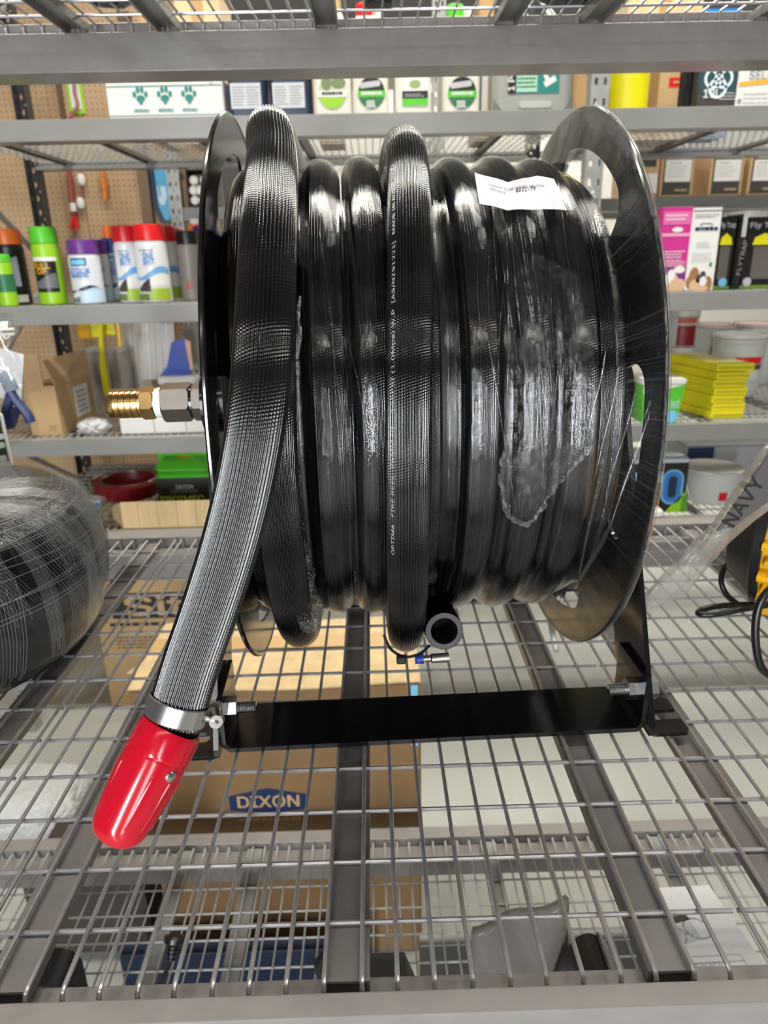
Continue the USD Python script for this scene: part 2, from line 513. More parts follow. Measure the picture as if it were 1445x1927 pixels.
def wires(X0, X1, Y0, Y1, z, pitch, rows, r=0.0018, n=7, first=None, drop=0.019):
    """(depth wires, cross wires) of a welded deck: depth wires on top, their ends bent down inside the beams."""
    dw, cw = [], []
    x = X0 if first is None else first
    while x <= X1 + 1e-6:
        j = rnd.uniform(-0.0007, 0.0007)
        P = [(x + j, Y0, z - drop), (x + j, Y0 + 0.0006, z - 0.006), (x + j, Y0 + 0.003, z - r - 0.001), (x + j, Y0 + 0.007, z - r), (x, (Y0 + Y1) / 2, z - r), (x - j, Y1 - 0.007, z - r), (x - j, Y1 - 0.003, z - r - 0.001), (x - j, Y1 - 0.0006, z - 0.006), (x - j, Y1, z - drop)]
        dw.append(tube(P, r, n))
        x += pitch
    for y in rows:
        cw.append(tube([(X0 - 0.002, y, z - 3 * r), ((X0 + X1) / 2, y, z - 3 * r), (X1 + 0.002, y, z - 3 * r)], r * 1.06, n))
    return dw, cw


def rack(name, label, x_posts, yf, yb, decks, h, mat, post_mat=POST, face_h=0.055, rear_mat=None, flip=(0.031, 0.065), z_in=0.0, rear_h=None):
    t = Thing(name, label, 'shelving rack')
    for x in x_posts:
        p1 = post(z_in if 0.5 < x < 0.7 else 0.0, h)
        p1.apply_translation((x, yf - 0.004, 0))
        t.add('upright_post', p1, post_mat, smooth=False)
        p2 = post(0.0, h)
        p2.apply_transform(trimesh.transformations.rotation_matrix(math.pi, (0, 0, 1)))
        p2.apply_translation((x, yb + 0.004, 0))
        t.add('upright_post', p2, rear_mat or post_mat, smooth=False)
        k, z = 0, 0.25
        while z < h - 0.5:
            a, b = ((yf + 0.04, z), (yb - 0.04, z + 0.42)) if k % 2 == 0 else ((yb - 0.04, z), (yf + 0.04, z + 0.42))
            t.add('brace', tube([(x, a[0], a[1]), (x, (a[0] + b[0]) / 2, (a[1] + b[1]) / 2), (x, b[0], b[1])], 0.011, 8), post_mat)
            z += 0.45
            k += 1
    for z in decks:
        for a, b in zip(x_posts[:-1], x_posts[1:]):
            t.add('front_beam', step_beam(a + 0.026, b - 0.026, yf, z, 1, h=face_h, lip=flip[0], dep=flip[1]), mat, smooth=False)
            t.add('rear_beam', step_beam(a + 0.026, b - 0.026, yb, z, -1, h=rear_h or face_h), mat, smooth=False)
    return t


near = rack('shelving_rack', 'near grey steel shelving rack whose middle shelf carries the black hose reel', [-1.3, 1.3], 0.3195, 1.205, [ZL, ZN, ZU], 2.6, WORN_PAINT, face_h=0.068, flip=(0.017, 0.042))

DY0, DY1 = 0.3415, 1.169
ROW0 = 0.3927
rows_n = [ROW0 + 0.0561 * k for k in range(14)]


def deck(label, X0, X1, z, chans, first, rows=rows_n, joined=False, wire=WIRE, y0=DY0, y1=DY1, pitch=0.025, r=0.0018, chan_mat=CHANNEL, n=7, group=None):
    t = Thing('wire_shelf_deck', label, 'wire shelf', ((X0 + X1) / 2, (y0 + y1) / 2, z), group=group)
    off = np.array([(X0 + X1) / 2, (y0 + y1) / 2, z])
    dw, cw = wires(X0, X1, y0, y1, z, pitch, rows, r=r, n=n, first=first)
    for m in dw + cw:
        m.apply_translation(-off)
    if joined:
        t.add('wire_grid', cat_(dw + cw), wire, kind='stuff')
    else:
        for m in dw:
            t.add('wire', m, wire)
        for m in cw:
            t.add('cross_wire', m, wire)
    for x in chans:
        m = hat_channel(x, y0 + 0.0075, y1 - 0.003, z - 3.2 * r - r)
        m.apply_translation(-off)
        t.add('support_channel', m, chan_mat, smooth=False)
    return t


XW = -0.24358
deck('grey wire shelf deck in the middle under the hose reel', -0.346, 0.2545, ZN, [-0.262, -0.029, 0.194], XW - 4 * 0.025, )
deck('grey wire shelf deck at left under the film-wrapped black roll', -0.955, -0.354, ZN, [-0.90, -0.64, -0.40], -0.354 - 24 * 0.025)
deck('grey wire shelf deck at right under the yellow ribbed motor', 0.2625, 0.865, ZN, [0.308, 0.55, 0.81], 0.2625)
UPC = [at(p, 50, 1.15)[0] for p in (145, 318, 615, 950, 1112, 1432)]
deck('grey wire shelf deck overhead seen from below', -0.80, 0.80, ZU, UPC, -0.80, joined=True, n=6, chan_mat=STEEL_PAINT)
deck('lower wire shelf deck seen through the middle shelf', -0.80, 0.80, ZL, [atz(p, 1640, ZL)[0] for p in (335, 470, 930, 1270)], -0.80, joined=True, wire=WIRE_FAR, n=6, chan_mat=STEEL_PAINT)

FY0, FY1 = 2.2, 3.06
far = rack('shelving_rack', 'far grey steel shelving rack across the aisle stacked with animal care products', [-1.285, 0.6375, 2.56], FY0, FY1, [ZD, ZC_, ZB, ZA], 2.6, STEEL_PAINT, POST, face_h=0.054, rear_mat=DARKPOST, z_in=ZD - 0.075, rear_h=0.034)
rows_f = [2.24 + 0.0561 * k for k in range(15)]
for z, nm in ((ZA, 'top'), (ZB, 'second'), (ZC_, 'third'), (ZD, 'lowest')):
    for a, b, sd in ((-1.255, 0.605, 'left'), (0.67, 2.53, 'right')):
        deck('%s wire shelf deck of the far rack, %s bay' % (nm, sd), a, b, z, [a + 0.12 + 0.31 * k for k in range(6)], a, rows=rows_f, joined=True, wire=WIRE_FAR, y0=FY0 + 0.036, y1=FY1 - 0.036, n=5, r=0.0019)
rear = rack('shelving_rack', 'rear grey shelving rack holding the row of labelled brown cartons', [-0.785, 0.285, 2.9], 3.16, 3.9, [ZR, ZR - 0.62, ZR + 0.6], 2.6, STEEL_PAINT, POST, face_h=0.05)
for a, b, sd in ((-0.752, 0.255, 'left'), (0.315, 2.87, 'right')):
    deck('wire deck of the rear rack, %s bay' % sd, a, b, ZR, [a + 0.1 + 0.3 * k for k in range(3)], a, rows=[3.2 + 0.0561 * k for k in range(12)], joined=True, wire=WIRE_FAR, y0=3.196, y1=3.864, n=4, r=0.0019)

# ------------------------------------------------------------------ the hose reel
AXZ = 0.315                                   # axle height over the deck
RZ = math.radians(1.95)
reel = Thing('hose_reel', 'black steel hose reel wound with ribbed black hose and clear film, red nozzle in front', 'hose reel', (0.0375, 0.773, ZN), RZ)
XF = 0.1655
HR = 0.0175                                   # hose radius


def rw(p):
    """World point to the reel's own frame, with the axle as origin height."""
    return reel.local(p)


def flange_shape():
    d = Point(0, 0).buffer(0.271, 48)
    cut = []
    for k in range(5):
        c = math.radians((106, 185, 257, 328, 36)[k])
        pts = []
        hw = math.radians((25, 21, 21, 21, 20)[k])
        r0, r1 = 0.105, 0.238
        for a in np.linspace(-hw, hw, 14):
            pts.append((r1 * math.cos(c + a), r1 * math.sin(c + a)))
        for a in np.linspace(hw * 0.75, -hw * 0.75, 10):
            pts.append((r0 * math.cos(c + a), r0 * math.sin(c + a)))
        cut.append(Polygon(pts).buffer(-0.022).buffer(0.022, 8))
    cut.append(Point(0, 0).buffer(0.012, 12))
    return d.difference(unary_union(cut))


FS = flange_shape()
for s in (-1, 1):
    core = ext(FS, 0.003, (s * XF - 0.0015, 0, AXZ), (0, 1, 0), (0, 0, 1))
    a = np.linspace(0, 2 * math.pi, 145)
    rim = tube(np.stack([np.full_like(a, s * XF), 0.2705 * np.cos(a), AXZ + 0.2705 * np.sin(a)], -1), 0.0024, 8, caps=False)
    reel.add('flange', cat_([core, rim]), BLACK, smooth=30)
reel.add('drum', lathe([(0.19, -0.16), (0.19, 0.16)], 64, 'x', (0, 0, AXZ)), BLACKM)
reel.add('axle', lathe([(0.0, -0.245), (0.018, -0.245), (0.018, 0.245), (0.0, 0.245)], 24, 'x', (0, 0, AXZ)), BLACK)
XL, XR = -0.205, 0.2240
for x in (XL, XR):
    s = 1 if x > 0 else -1
    hub = Point(0, AXZ).buffer(0.045, 16)
    shape = []
    for sy in (-1, 1):
        foot = sbox(min(sy * 0.196, sy * 0.112), 0.002, max(sy * 0.196, sy * 0.112), 0.012)
        shape.append(unary_union([hub, foot]).convex_hull)
    leg = unary_union(shape).buffer(-0.004).buffer(0.004, 4)
    reel.add('side_frame', ext(leg, 0.005, (x - 0.0025, 0, 0), (0, 1, 0), (0, 0, 1)), BLACK, smooth=False)
    for sy in (-1, 1):
        yc = sy * 0.164
        a, b = (0.0, 0.040) if s > 0 else (-0.046, 0.0)
        pl = rrect(a, -0.030, b, 0.030, 0.006).difference(rrect(s * 0.026 - 0.018 if s > 0 else -0.034, -0.008, 0.06 if s > 0 else -0.012, 0.008, 0.006))
        reel.add('foot_plate', ext(pl, 0.004, (x, yc, 0.001), (1, 0, 0), (0, 1, 0)), BLACK, smooth=False)
    reel.add('hub_bearing', lathe([(0.0, -0.014), (0.034, -0.014), (0.034, 0.014), (0.0, 0.014)], 28, 'x', (x, 0, AXZ)), BLACK)
# base strap between the front feet and one between the rear feet: flat bar with turned-up ends
for sy in (-1, 1):
    y0, y1 = sorted((sy * 0.186, sy * 0.112))
    pr_ = Polygon([(XL + 0.003, 0.062), (XL + 0.003, 0.010), (XL + 0.011, 0.002), (XR - 0.011, 0.002), (XR - 0.003, 0.010), (XR - 0.003, 0.062), (XR - 0.008, 0.062), (XR - 0.008, 0.012), (XR - 0.013, 0.007), (XL + 0.013, 0.007), (XL + 0.008, 0.012), (XL + 0.008, 0.062)])
    strap = ext(pr_, y1 - y0, (0, y1, 0), (1, 0, 0), (0, 0, 1))
    reel.add('base_strap', strap, BLACK, smooth=False)
    for x in (XL, XR):
        s = 1 if x > 0 else -1
        yb = sy * 0.166
        zb = 0.040
        xi = x - s * 0.008
        hexa = Polygon([(0.0115 * math.cos(k * math.pi / 3), 0.0115 * math.sin(k * math.pi / 3)) for k in range(6)])
        nut = ext(hexa, 0.011, (min(xi, xi - s * 0.011), yb, zb), (0, 1, 0), (0, 0, 1))
        th = [(0.006 - (0.0008 if k % 2 else 0), 0.0012 * k) for k in range(22)]
        shaft = lathe([(0, 0)] + th + [(0, 0.0012 * 22)], 16, 'x', (0, 0, 0))
        if s > 0:
            shaft.apply_transform(np.diag([-1, 1, 1, 1]))
            shaft.invert()
        shaft.apply_translation((xi - s * 0.004, yb, zb))
        head = ext(hexa, 0.009, (x + (0.0025 if s > 0 else -0.0115), yb, zb), (0, 1, 0), (0, 0, 1))
        nb = reel.add('base_nut', nut, ZINC, smooth=False)
        reel.add('bolt', cat_([shaft, head]), ZINC, parent=nb)

# inlet: steel hex adaptor and ribbed brass tail on the left end of the axle
def hexprism(x0, x1, af):
    R = af / math.sqrt(3)
    p = Polygon([(R * math.cos(math.radians(60 * k + 10)), R * math.sin(math.radians(60 * k + 10))) for k in range(6)])
    m = ext(p, x1 - x0, (x0, 0, AXZ), (0, 1, 0), (0, 0, 1))
    c = lathe([(0, x0), (R * 0.93, x0), (R * 1.02, x0 + 0.0025), (R * 1.02, x1 - 0.0025), (R * 0.93, x1), (0, x1)], 36, 'x', (0, 0, AXZ))
    import manifold3d as m3

    def mf(t):
        t.merge_vertices()
        return m3.Manifold(m3.Mesh(np.asarray(t.vertices, np.float32), np.asarray(t.faces, np.uint32)))
    try:
        q = mf(m) ^ mf(c)
        v, f, _ = meshkit.arrays(q)
        if len(f):
            return trimesh.Trimesh(v, f, process=False)
    except Exception:
        pass
    return m


reel.add('inlet_nut', hexprism(-0.2635, -0.234, 0.037), NICKEL, smooth=False)
reel.add('inlet_lock_nut', hexprism(-0.231, -0.216, 0.036), NICKEL, smooth=False)
reel.add('inlet_pipe', lathe([(0.0, -0.275), (0.0145, -0.275), (0.0145, -0.205), (0.0, -0.205)], 28, 'x', (0, 0, AXZ)), NICKEL)
reel.add('thread_tape', lathe([(0.0, -0.2715), (0.0155, -0.2715), (0.0165, -0.268), (0.0155, -0.262), (0.0, -0.262)], 24, 'x', (0, 0, AXZ)), TAPE)
barb = reel.add('brass_tail', hexprism(-0.286, -0.2725, 0.031), BRASS, smooth=False)
pf = [(0.0, -0.3215), (0.0138, -0.3215), (0.0152, -0.3195)]
for k in range(5):
    x = -0.3195 + 0.0064 * k
    pf += [(0.0157, x + 0.0048), (0.0140, x + 0.0052), (0.0140, x + 0.0062), (0.0155, x + 0.0064)]
pf += [(0.0155, -0.286), (0.0, -0.286)]
reel.add('barb', lathe(pf, 36, 'x', (0, 0, AXZ)), BRASS, parent=barb)

# the hose ---------------------------------------------------------------
NRIB = 46


def hose_sweep(P, side, flat=None, r=HR, caps=True):
    """Ribbed hose along P (n, 3). side: the reference direction of each cross-section. flat = (angle0, angle1): the smooth printed strip."""
    P = np.asarray(P, float)
    T = np.gradient(P, axis=0)
    T /= np.linalg.norm(T, axis=1, keepdims=True)
    S = np.broadcast_to(np.asarray(side, float), P.shape).copy()
    S -= T * (S * T).sum(1, keepdims=True)
    S /= np.linalg.norm(S, axis=1, keepdims=True)
    O = np.cross(T, S)
    n = NRIB * 6
    a = np.arange(n) / n * 2 * math.pi
    prof = np.tile([-1.0, -0.15, 0.32, 0.45, 0.32, -0.15], NRIB) * 0.0010
    if flat:
        w = (a - flat[0]) % (2 * math.pi)
        prof[w < flat[1] - flat[0]] = 0.0
    rr = r - 0.0003 + prof
    V = P[:, None] + rr[None, :, None] * (O[:, None] * np.cos(a)[None, :, None] + S[:, None] * np.sin(a)[None, :, None])
    L = np.r_[0, np.cumsum(np.linalg.norm(np.diff(P, axis=0), axis=1))]
    uv = np.stack(np.broadcast_arrays(L[:, None], (np.arange(n) // 6)[None, :].astype(float)), -1).reshape(-1, 2)
    m = grid_tube(V, caps)
    if caps:
        uv = np.vstack([uv, [[0, 0], [L[-1], 0]]])
    # outward winding
    mid = V[len(P) // 2].mean(0)
    f = m.faces[len(P) // 2 * n]
    if np.dot(np.cross(m.vertices[f[1]] - m.vertices[f[0]], m.vertices[f[2]] - m.vertices[f[0]]), m.vertices[f[0]] - mid) < 0:
        m.invert()
    return m, uv


def ring(theta, R, x, dz=0.0):
    """theta = 0 at the front (towards the camera), +90 deg at the top."""
    th = np.radians(theta)
    return np.stack(np.broadcast_arrays(x, -R * np.cos(th), AXZ + dz + R * np.sin(th)), -1)


RWC = 0.2135
xs = [-0.1465, -0.1185, -0.0835, -0.0465, -0.0075, 0.0390, 0.0805, 0.1195, 0.1470]
rs = [RWC - 0.004, RWC - 0.001, RWC, RWC + 0.002, RWC - 0.001, RWC, RWC + 0.0005, RWC - 0.002, RWC - 0.016]
# one continuous winding: each turn lies flat round the front and steps sideways at the back
th_all, xx, rr_ = [], [], []
for k in range(len(xs)):
    for t in np.arange(0, 360, 2.5):
        th_all.append(t + 180)                # a turn starts at the back
        s = min(1.0, t / 70.0)
        s = s * s * (3 - 2 * s)
        xp, rp = (xs[k - 1], rs[k - 1]) if k else (xs[0], rs[0])
        xx.append(xp + (xs[k] - xp) * s)
        rr_.append(rp + (rs[k] - rp) * s)
P = ring(np.array(th_all), np.array(rr_), np.array(xx))
m, uv = hose_sweep(P, (1, 0, 0), flat=(math.radians(205), math.radians(238)))
hose_w = reel.add('wound_hose', m, HOSE, smooth=True, uv=uv)
# centre loop riding on top of the wound layer, its cut end poking forward underneath
RM, XM, DZM = 0.2508, -0.021, -0.008
tm = np.arange(-128, 236, 2.0)
def xm(t):
    s_ = np.sin(np.radians(t))
    return XM + 0.012 * s_ * s_ + 0.004 * s_


P = ring(tm, RM, xm(tm), DZM)
m, uv = hose_sweep(P, (1, 0, 0), flat=(math.radians(302), math.radians(332)))
loop_m = reel.add('hose_loop', m, HOSE, smooth=True, uv=uv)
te = np.arange(-150, -38.9, 2.0)
Re = np.interp(te, [-150, -95, -39], [0.246, 0.2525, 0.272])
P = ring(te, Re, 0.0215)
endp = np.array(rw(atd(836, 1188, 0.652)))
Pe = smoothpath(np.vstack([P[:-16:4], [endp + (0, 0.07, -0.0165)], [endp]]), 60)
m, uv = hose_sweep(Pe, (1, 0, 0), caps=False)
reel.add('hose_tail', m, HOSE, smooth=True, uv=uv)
dirE = Pe[-1] - Pe[-3]
dirE /= np.linalg.norm(dirE)
inner = np.stack([Pe[-1] - dirE * k for k in (0.05, 0.03, 0.01, 0.0)])
uE = np.cross(dirE, (1, 0, 0))
uE /= np.linalg.norm(uE)
vE = np.cross(dirE, uE)
annu = Point(0, 0).buffer(0.0172, 24).difference(Point(0, 0).buffer(0.0124, 24))
cut = ext(annu, 0.0008, Pe[-1] - dirE * 0.0004, vE, uE)
bore = tube(inner, 0.0125, 32, caps=False)
bore.invert()
plug = ext(Point(0, 0).buffer(0.0125, 24), 0.001, Pe[-1] - dirE * 0.05, vE, uE)
tailend = reel.add('cut_hose_end', cat_([cut]), pm('cut_rubber', (0.045, 0.045, 0.05), 0.45), smooth=False)
reel.add('bore', cat_([bore, plug]), pm('dark_bore', (0.004, 0.004, 0.004), 0.6), parent=tailend)
# left loop and the free end that hangs down in front to the nozzle
XLL = -0.1225
tl = np.r_[np.arange(40, -5, -3.0), np.arange(-5, -256, -3.0)]
RL = np.interp(-tl, [-40, 5, 180, 256], [0.222, 0.2485, 0.2485, 0.2535])
XLs = np.interp(-tl, [-40, 0, 90, 256], [XLL + 0.004, XLL, XLL, XLL + 0.004])
PL = ring(tl, RL, XLs)
fre = [rw(atd(*q)) for q in ((511, 246, 0.572), (512, 300, 0.494), (509, 380, 0.452), (503, 490, 0.428), (497, 620, 0.417), (487, 760, 0.417), (466, 890, 0.422), (437, 1010, 0.428), (400, 1130, 0.434), (364, 1235, 0.437), (336, 1328, 0.437), (322, 1370, 0.4365))]
Pall = smoothpath(np.vstack([PL[::3], fre]), 330)
m, uv = hose_sweep(Pall, (1, 0.0, 0))
hose_l = reel.add('free_hose', m, HOSE, smooth=True, uv=uv)

# lettering on the smooth strip
def hose_text(s, theta0, length, h, R, x, dz, phi0, r, mat, parent, up=True, name='lettering'):
    m = meshkit.text_mesh(s, h, 0.0002)
    m = m.subdivide_to_size(0.004)
    v = np.array(m.vertices)
    b = m.bounds
    sx = length / (b[1, 0] - b[0, 0])
    tx, ty, tz = (v[:, 0] - b[0, 0]) * sx, v[:, 1], v[:, 2]
    sg = 1 if up else -1
    th = np.radians(theta0) + sg * tx / (R + r)
    ph = np.radians(phi0) - sg * ty / r
    rad = np.stack([np.zeros_like(th), -np.cos(th), np.sin(th)], -1)
    c = np.stack([(x(np.degrees(th)) if callable(x) else np.full_like(th, x)), -R * np.cos(th), AXZ + dz + R * np.sin(th)], -1)
    q = (r - 0.0004 + tz)[:, None] * (rad * np.cos(ph)[:, None] + np.array([1.0, 0, 0]) * np.sin(ph)[:, None])
    m2 = trimesh.Trimesh(c + q, m.faces, process=False)
    return reel.add(name, m2, mat, smooth=False, parent=parent, label='pale printed lettering along the hose')


hose_text('OPTIMA   FIRE REEL  25MM ID - 145PSI (1.0Mpa) W.P  [AS/NZS1221]   MADE IN AUSTRALIA', -16, 0.335, 0.0032, RM, xm, DZM, -42, HR + 0.0003, HOSEINK, loop_m)
hose_text('145PSI (1.0Mpa) W.P  [AS/NZS1221]   MADE IN AUSTRALIA', 43, 0.235, 0.0026, RWC, xs[3], 0, -42, HR + 0.0003, pm('faint_hose_print', (0.20, 0.2, 0.21), 0.4), hose_w, up=False)

# hose clamp and red nozzle
pc, pt = Pall[-1], rw(atd(206, 1590, 0.422))
ax = pt - pc
Lz = np.linalg.norm(ax)
ax /= Lz
# continue smoothly from the hose end
e1 = np.cross(ax, (0, 1, 0))
e1 /= np.linalg.norm(e1)
e2 = np.cross(ax, e1)


def along(prof, n=48):
    """A lathed part on the nozzle's axis; prof = (radius, distance from the hose's end)."""
    m = trimesh.creation.revolve(np.array([(max(r, 0), z) for r, z in prof]), sections=n)
    A = np.eye(4)
    A[:3, 0], A[:3, 1], A[:3, 2], A[:3, 3] = e1, np.cross(ax, e1), ax, pc
    m.apply_transform(A)
    if m.volume < 0:
        m.invert()
    return m


hd = Pall[-1] - Pall[-4]
hd /= np.linalg.norm(hd)
cc = Pall[-3]
c1 = np.cross(hd, (1, 0, 0))
c1 /= np.linalg.norm(c1)
c2 = np.cross(hd, c1)
ang = np.linspace(0, 2 * math.pi, 65)
band = []
for off, rad in ((-0.0062, 0.0184), (-0.0055, 0.0189), (0.0055, 0.0189), (0.0062, 0.0184), (0.0055, 0.0179), (-0.0055, 0.0179), (-0.0062, 0.0184)):
    band.append(cc + hd * off + rad * (np.cos(ang)[:, None] * c1 + np.sin(ang)[:, None] * c2))
band = sheet(np.array(band))
band.fix_normals()
clamp = reel.add('hose_clamp', band, CLAMP, smooth=30)
# its worm screw sits at the right-hand side
sd = np.array([0.93, 0.30, 0.12])
sd -= hd * (sd @ hd)
sd /= np.linalg.norm(sd)
tg = np.cross(hd, sd)
sc = cc + sd * 0.0235
scr = tube(np.stack([sc - tg * 0.007, sc, sc + tg * 0.009]), 0.0042, 14)
hx = ext(Polygon([(0.0052 * math.cos(k * math.pi / 3), 0.0052 * math.sin(k * math.pi / 3)) for k in range(6)]), 0.006, sc - tg * 0.013, np.cross(tg, sd), sd)
hx.apply_translation(tg * 0.0)
reel.add('clamp_screw', cat_([scr, hx]), NICKEL, parent=clamp, smooth=30)
ear = tube(smoothpath([cc + sd * 0.017 + tg * 0.006, cc + sd * 0.024 + tg * 0.008, cc + sd * 0.0285 + tg * 0.001, cc + sd * 0.024 - tg * 0.006, cc + sd * 0.0185 - tg * 0.006], 24), 0.0016, 8)
reel.add('clamp_housing', ear, CLAMP, parent=clamp)
stamp = []
for k in range(11):
    if k == 5:
        continue
    a0 = math.radians(0)
nz = [(0.0, 0.0), (0.0176, 0.0), (0.0188, -0.001), (0.0198, 0.003), (0.0200, 0.014), (0.0196, 0.0155), (0.0196, 0.0165), (0.0199, 0.018), (0.0190, 0.6 * Lz), (0.0172, Lz - 0.015)]
for k in range(1, 9):
    a = k / 8 * math.pi / 2
    nz.append((0.0172 - 0.011 * (1 - math.cos(a)) , Lz - 0.015 + 0.013 * math.sin(a)))
nz += [(0.004, Lz - 0.002), (0.0, Lz - 0.002)]
nozzle = reel.add('nozzle', along(nz), RED, smooth=35, label='glossy red plastic hose nozzle')
for k in range(10):
    a = 2 * math.pi * k / 10 + 0.2
    d = math.cos(a) * e1 + math.sin(a) * e2
    tgn = np.cross(ax, d)
    p0, p1 = pc + ax * 0.024 + d * 0.0193, pc + ax * (Lz - 0.015) + d * 0.0170
    reel.add('grip_rib', tube([p0 - d * 0.001, p0 + ax * 0.003 + d * 0.0001, (p0 + p1) / 2 + d * 0.0002, p1 - ax * 0.003 + d * 0.0001, p1 - d * 0.001], 0.0010, 8), RED, parent=nozzle)
dsc = np.array([0.72, -0.62, 0.1])
dsc -= ax * (dsc @ ax)
dsc /= np.linalg.norm(dsc)
ps = pc + ax * 0.022 + dsc * 0.0192
reel.add('nozzle_screw', tube([ps, ps + dsc * 0.001, ps + dsc * 0.0016, ps + dsc * 0.0022], [0.0034, 0.0034, 0.003, 0.001], 14), ZINC, parent=nozzle)

# the stretch film round the wound hose ------------------------------------
def film_r(x):
    """Outer radius of the film over the coils: it bridges the valleys between them."""
    r = np.zeros_like(x)
    for a, b in zip(xs, rs):
        d = np.abs(x - a)
        r = np.maximum(r, np.where(d < 0.026, b + np.sqrt(np.maximum(0.0181 ** 2 - np.minimum(d, 0.0152) ** 2, 0)) - np.maximum(d - 0.0152, 0) * 0.3, 0))
    return np.maximum(r, RWC - 0.006)


def film_patch(x0, x1, t0, t1, nx, nt, lift=0.0, wr=0.0012, seed=3, rf=film_r):
    X = np.linspace(x0, x1, nx)
    Tt = np.radians(np.linspace(t0, t1, nt))
    xg, tg_ = np.meshgrid(X, Tt, indexing='ij')
    r = rf(xg) + 0.0008 + lift
    nzv = meshkit.fbm(np.stack([xg * 140, tg_ * 3.0, np.zeros_like(xg)], -1), 4, seed) - 0.5
    nz2 = meshkit.fbm(np.stack([xg * 30 + tg_ * 4, tg_ * 7.0, np.ones_like(xg)], -1), 3, seed + 5) - 0.5
    r = r + np.abs(nzv) * wr + np.abs(nz2) * wr
    V = np.stack([xg, -r * np.cos(tg_), AXZ + r * np.sin(tg_)], -1)
    uv = np.stack([(tg_ * 0.23), xg], -1).reshape(-1, 2)
    return sheet(V), uv, V


m, uv, _ = film_patch(-0.104, 0.152, -178, 182, 110, 240)
film = reel.add('stretch_film', m, FILM, smooth=True, uv=uv, label='clear stretch film wrapped round the coils')
# film drawn out from the last coil to the right flange's rim, and over it
X_ = np.array([0.146, 0.150, 0.156, 0.1605, 0.1632, 0.1662, 0.1692, 0.1695])
R_ = np.array([0.226, 0.228, 0.246, 0.262, 0.2725, 0.2737, 0.2725, 0.262])
Tt = np.radians(np.linspace(-180, 180, 241))
xg, tg_ = np.meshgrid(np.arange(len(X_)), Tt, indexing='ij')
nn = meshkit.fbm(np.stack([tg_ * 12, xg * 0.5, xg * 0], -1), 4, 9) - 0.5
R2 = R_[:, None] + nn * np.array([0, 0.002, 0.006, 0.005, 0.001, 0, 0, 0])[:, None]
# a flat chord: over the top the film pulls straight across from coil to rim
V = np.stack([np.repeat(X_[:, None], len(Tt), 1) - nn * np.array([0, .002, .004, .002, 0, 0, 0, 0])[:, None], -R2 * np.cos(tg_), AXZ + R2 * np.sin(tg_)], -1)
uv = np.stack([R2 * 1.0, tg_ * 0.25], -1).reshape(-1, 2)
reel.add('flange_film', sheet(V), FILM_T, smooth=True, uv=uv)
# crumpled loose flap on the right-hand coils, with a gathered rolled edge
def cyl(px, py, R):
    """Where a camera ray meets a cylinder of radius R about the axle: (x, theta)."""
    o = np.array([*reel.local(CAM)])
    d = reel.local(CAM + ray(px, py)) - o
    o = o - (0, 0, AXZ)
    a = d[1] ** 2 + d[2] ** 2
    b = 2 * (o[1] * d[1] + o[2] * d[2])
    c = o[1] ** 2 + o[2] ** 2 - R * R
    disc = b * b - 4 * a * c
    t = (-b - math.sqrt(max(disc, 0))) / (2 * a)
    q = o + d * t
    return q[0], math.degrees(math.atan2(q[2], -q[1]))


def oncyl(px, py, R):
    x, t = cyl(px, py, R)
    return ring(np.array(t), R, x)


RFL = 0.240
outl = [(962, 520), (952, 640), (958, 760), (948, 850), (942, 905), (950, 960), (980, 985), (1004, 985), (1022, 950), (1055, 905), (1090, 868), (1118, 828), (1122, 760), (1118, 640), (1085, 520), (1010, 470)]
op = np.array([cyl(a, b, RFL) for a, b in outl])
poly = Polygon(op * np.array([1.0, 0.0041]))
pts = []
nxp, ntp = 40, 70
x0p, y0p, x1p, y1p = poly.bounds
V = np.zeros((ntp, nxp, 3))
for i, tt in enumerate(np.linspace(y0p, y1p, ntp)):
    seg = poly.intersection(sbox(x0p - 1, tt - 1e-5, x1p + 1, tt + 1e-5)).bounds
    if len(seg) < 4:
        seg = (poly.centroid.x, 0, poly.centroid.x, 0)
    for j, s in enumerate(np.linspace(seg[0], seg[2], nxp)):
        th = tt / 0.0041
        e = min(j, nxp - 1 - j) / (nxp / 2)
        k = meshkit.fbm(np.array([s * 95 + th * 0.05, th * 0.16, 3.0]), 4, 21) - 0.5
        k2 = meshkit.fbm(np.array([s * 260, th * 0.5, 7.0]), 3, 23) - 0.5
        r = 0.2355 + 0.0105 * k + 0.004 * k2 + 0.003 * (1 - min(1, e * 3))
        V[i, j] = ring(np.array(th), r, s)
uv = np.stack(np.broadcast_arrays(np.linspace(y0p, y1p, ntp)[:, None], np.linspace(x0p, x1p, nxp)[None, :]), -1).reshape(-1, 2)
reel.add('loose_film_flap', sheet(V), FILM_C, smooth=True, uv=uv, label='crumpled loose end of the stretch film')
edge = [oncyl(a, b, 0.2385 + 0.0012 * math.sin(i * 2.1)) for i, (a, b) in enumerate([(948, 850), (943, 885), (945, 925), (952, 958), (968, 980), (990, 986), (1006, 978), (1018, 955), (1040, 925), (1066, 892), (1092, 866), (1114, 838)])]
ep = smoothpath(edge, 90)
er = 0.0009 + 0.0013 * np.array([meshkit.noise(np.array([i * 0.22, 0.0, 0.0]), 5) for i in range(90)])
ep = ep + np.array([[meshkit.noise(np.array([i * 0.8, k * 9.0, 2.0]), 8) - 0.5 for k in range(3)] for i in range(90)]) * 0.003
gather = tube(ep, er, 7)
GATH = film_mat('gathered_film', white=0.5, gloss=1.2, scale=(300, 300, 300), bump=0.8, rough=0.1, coord='object')
reel.add('gathered_film_edge', gather, GATH, smooth=True)
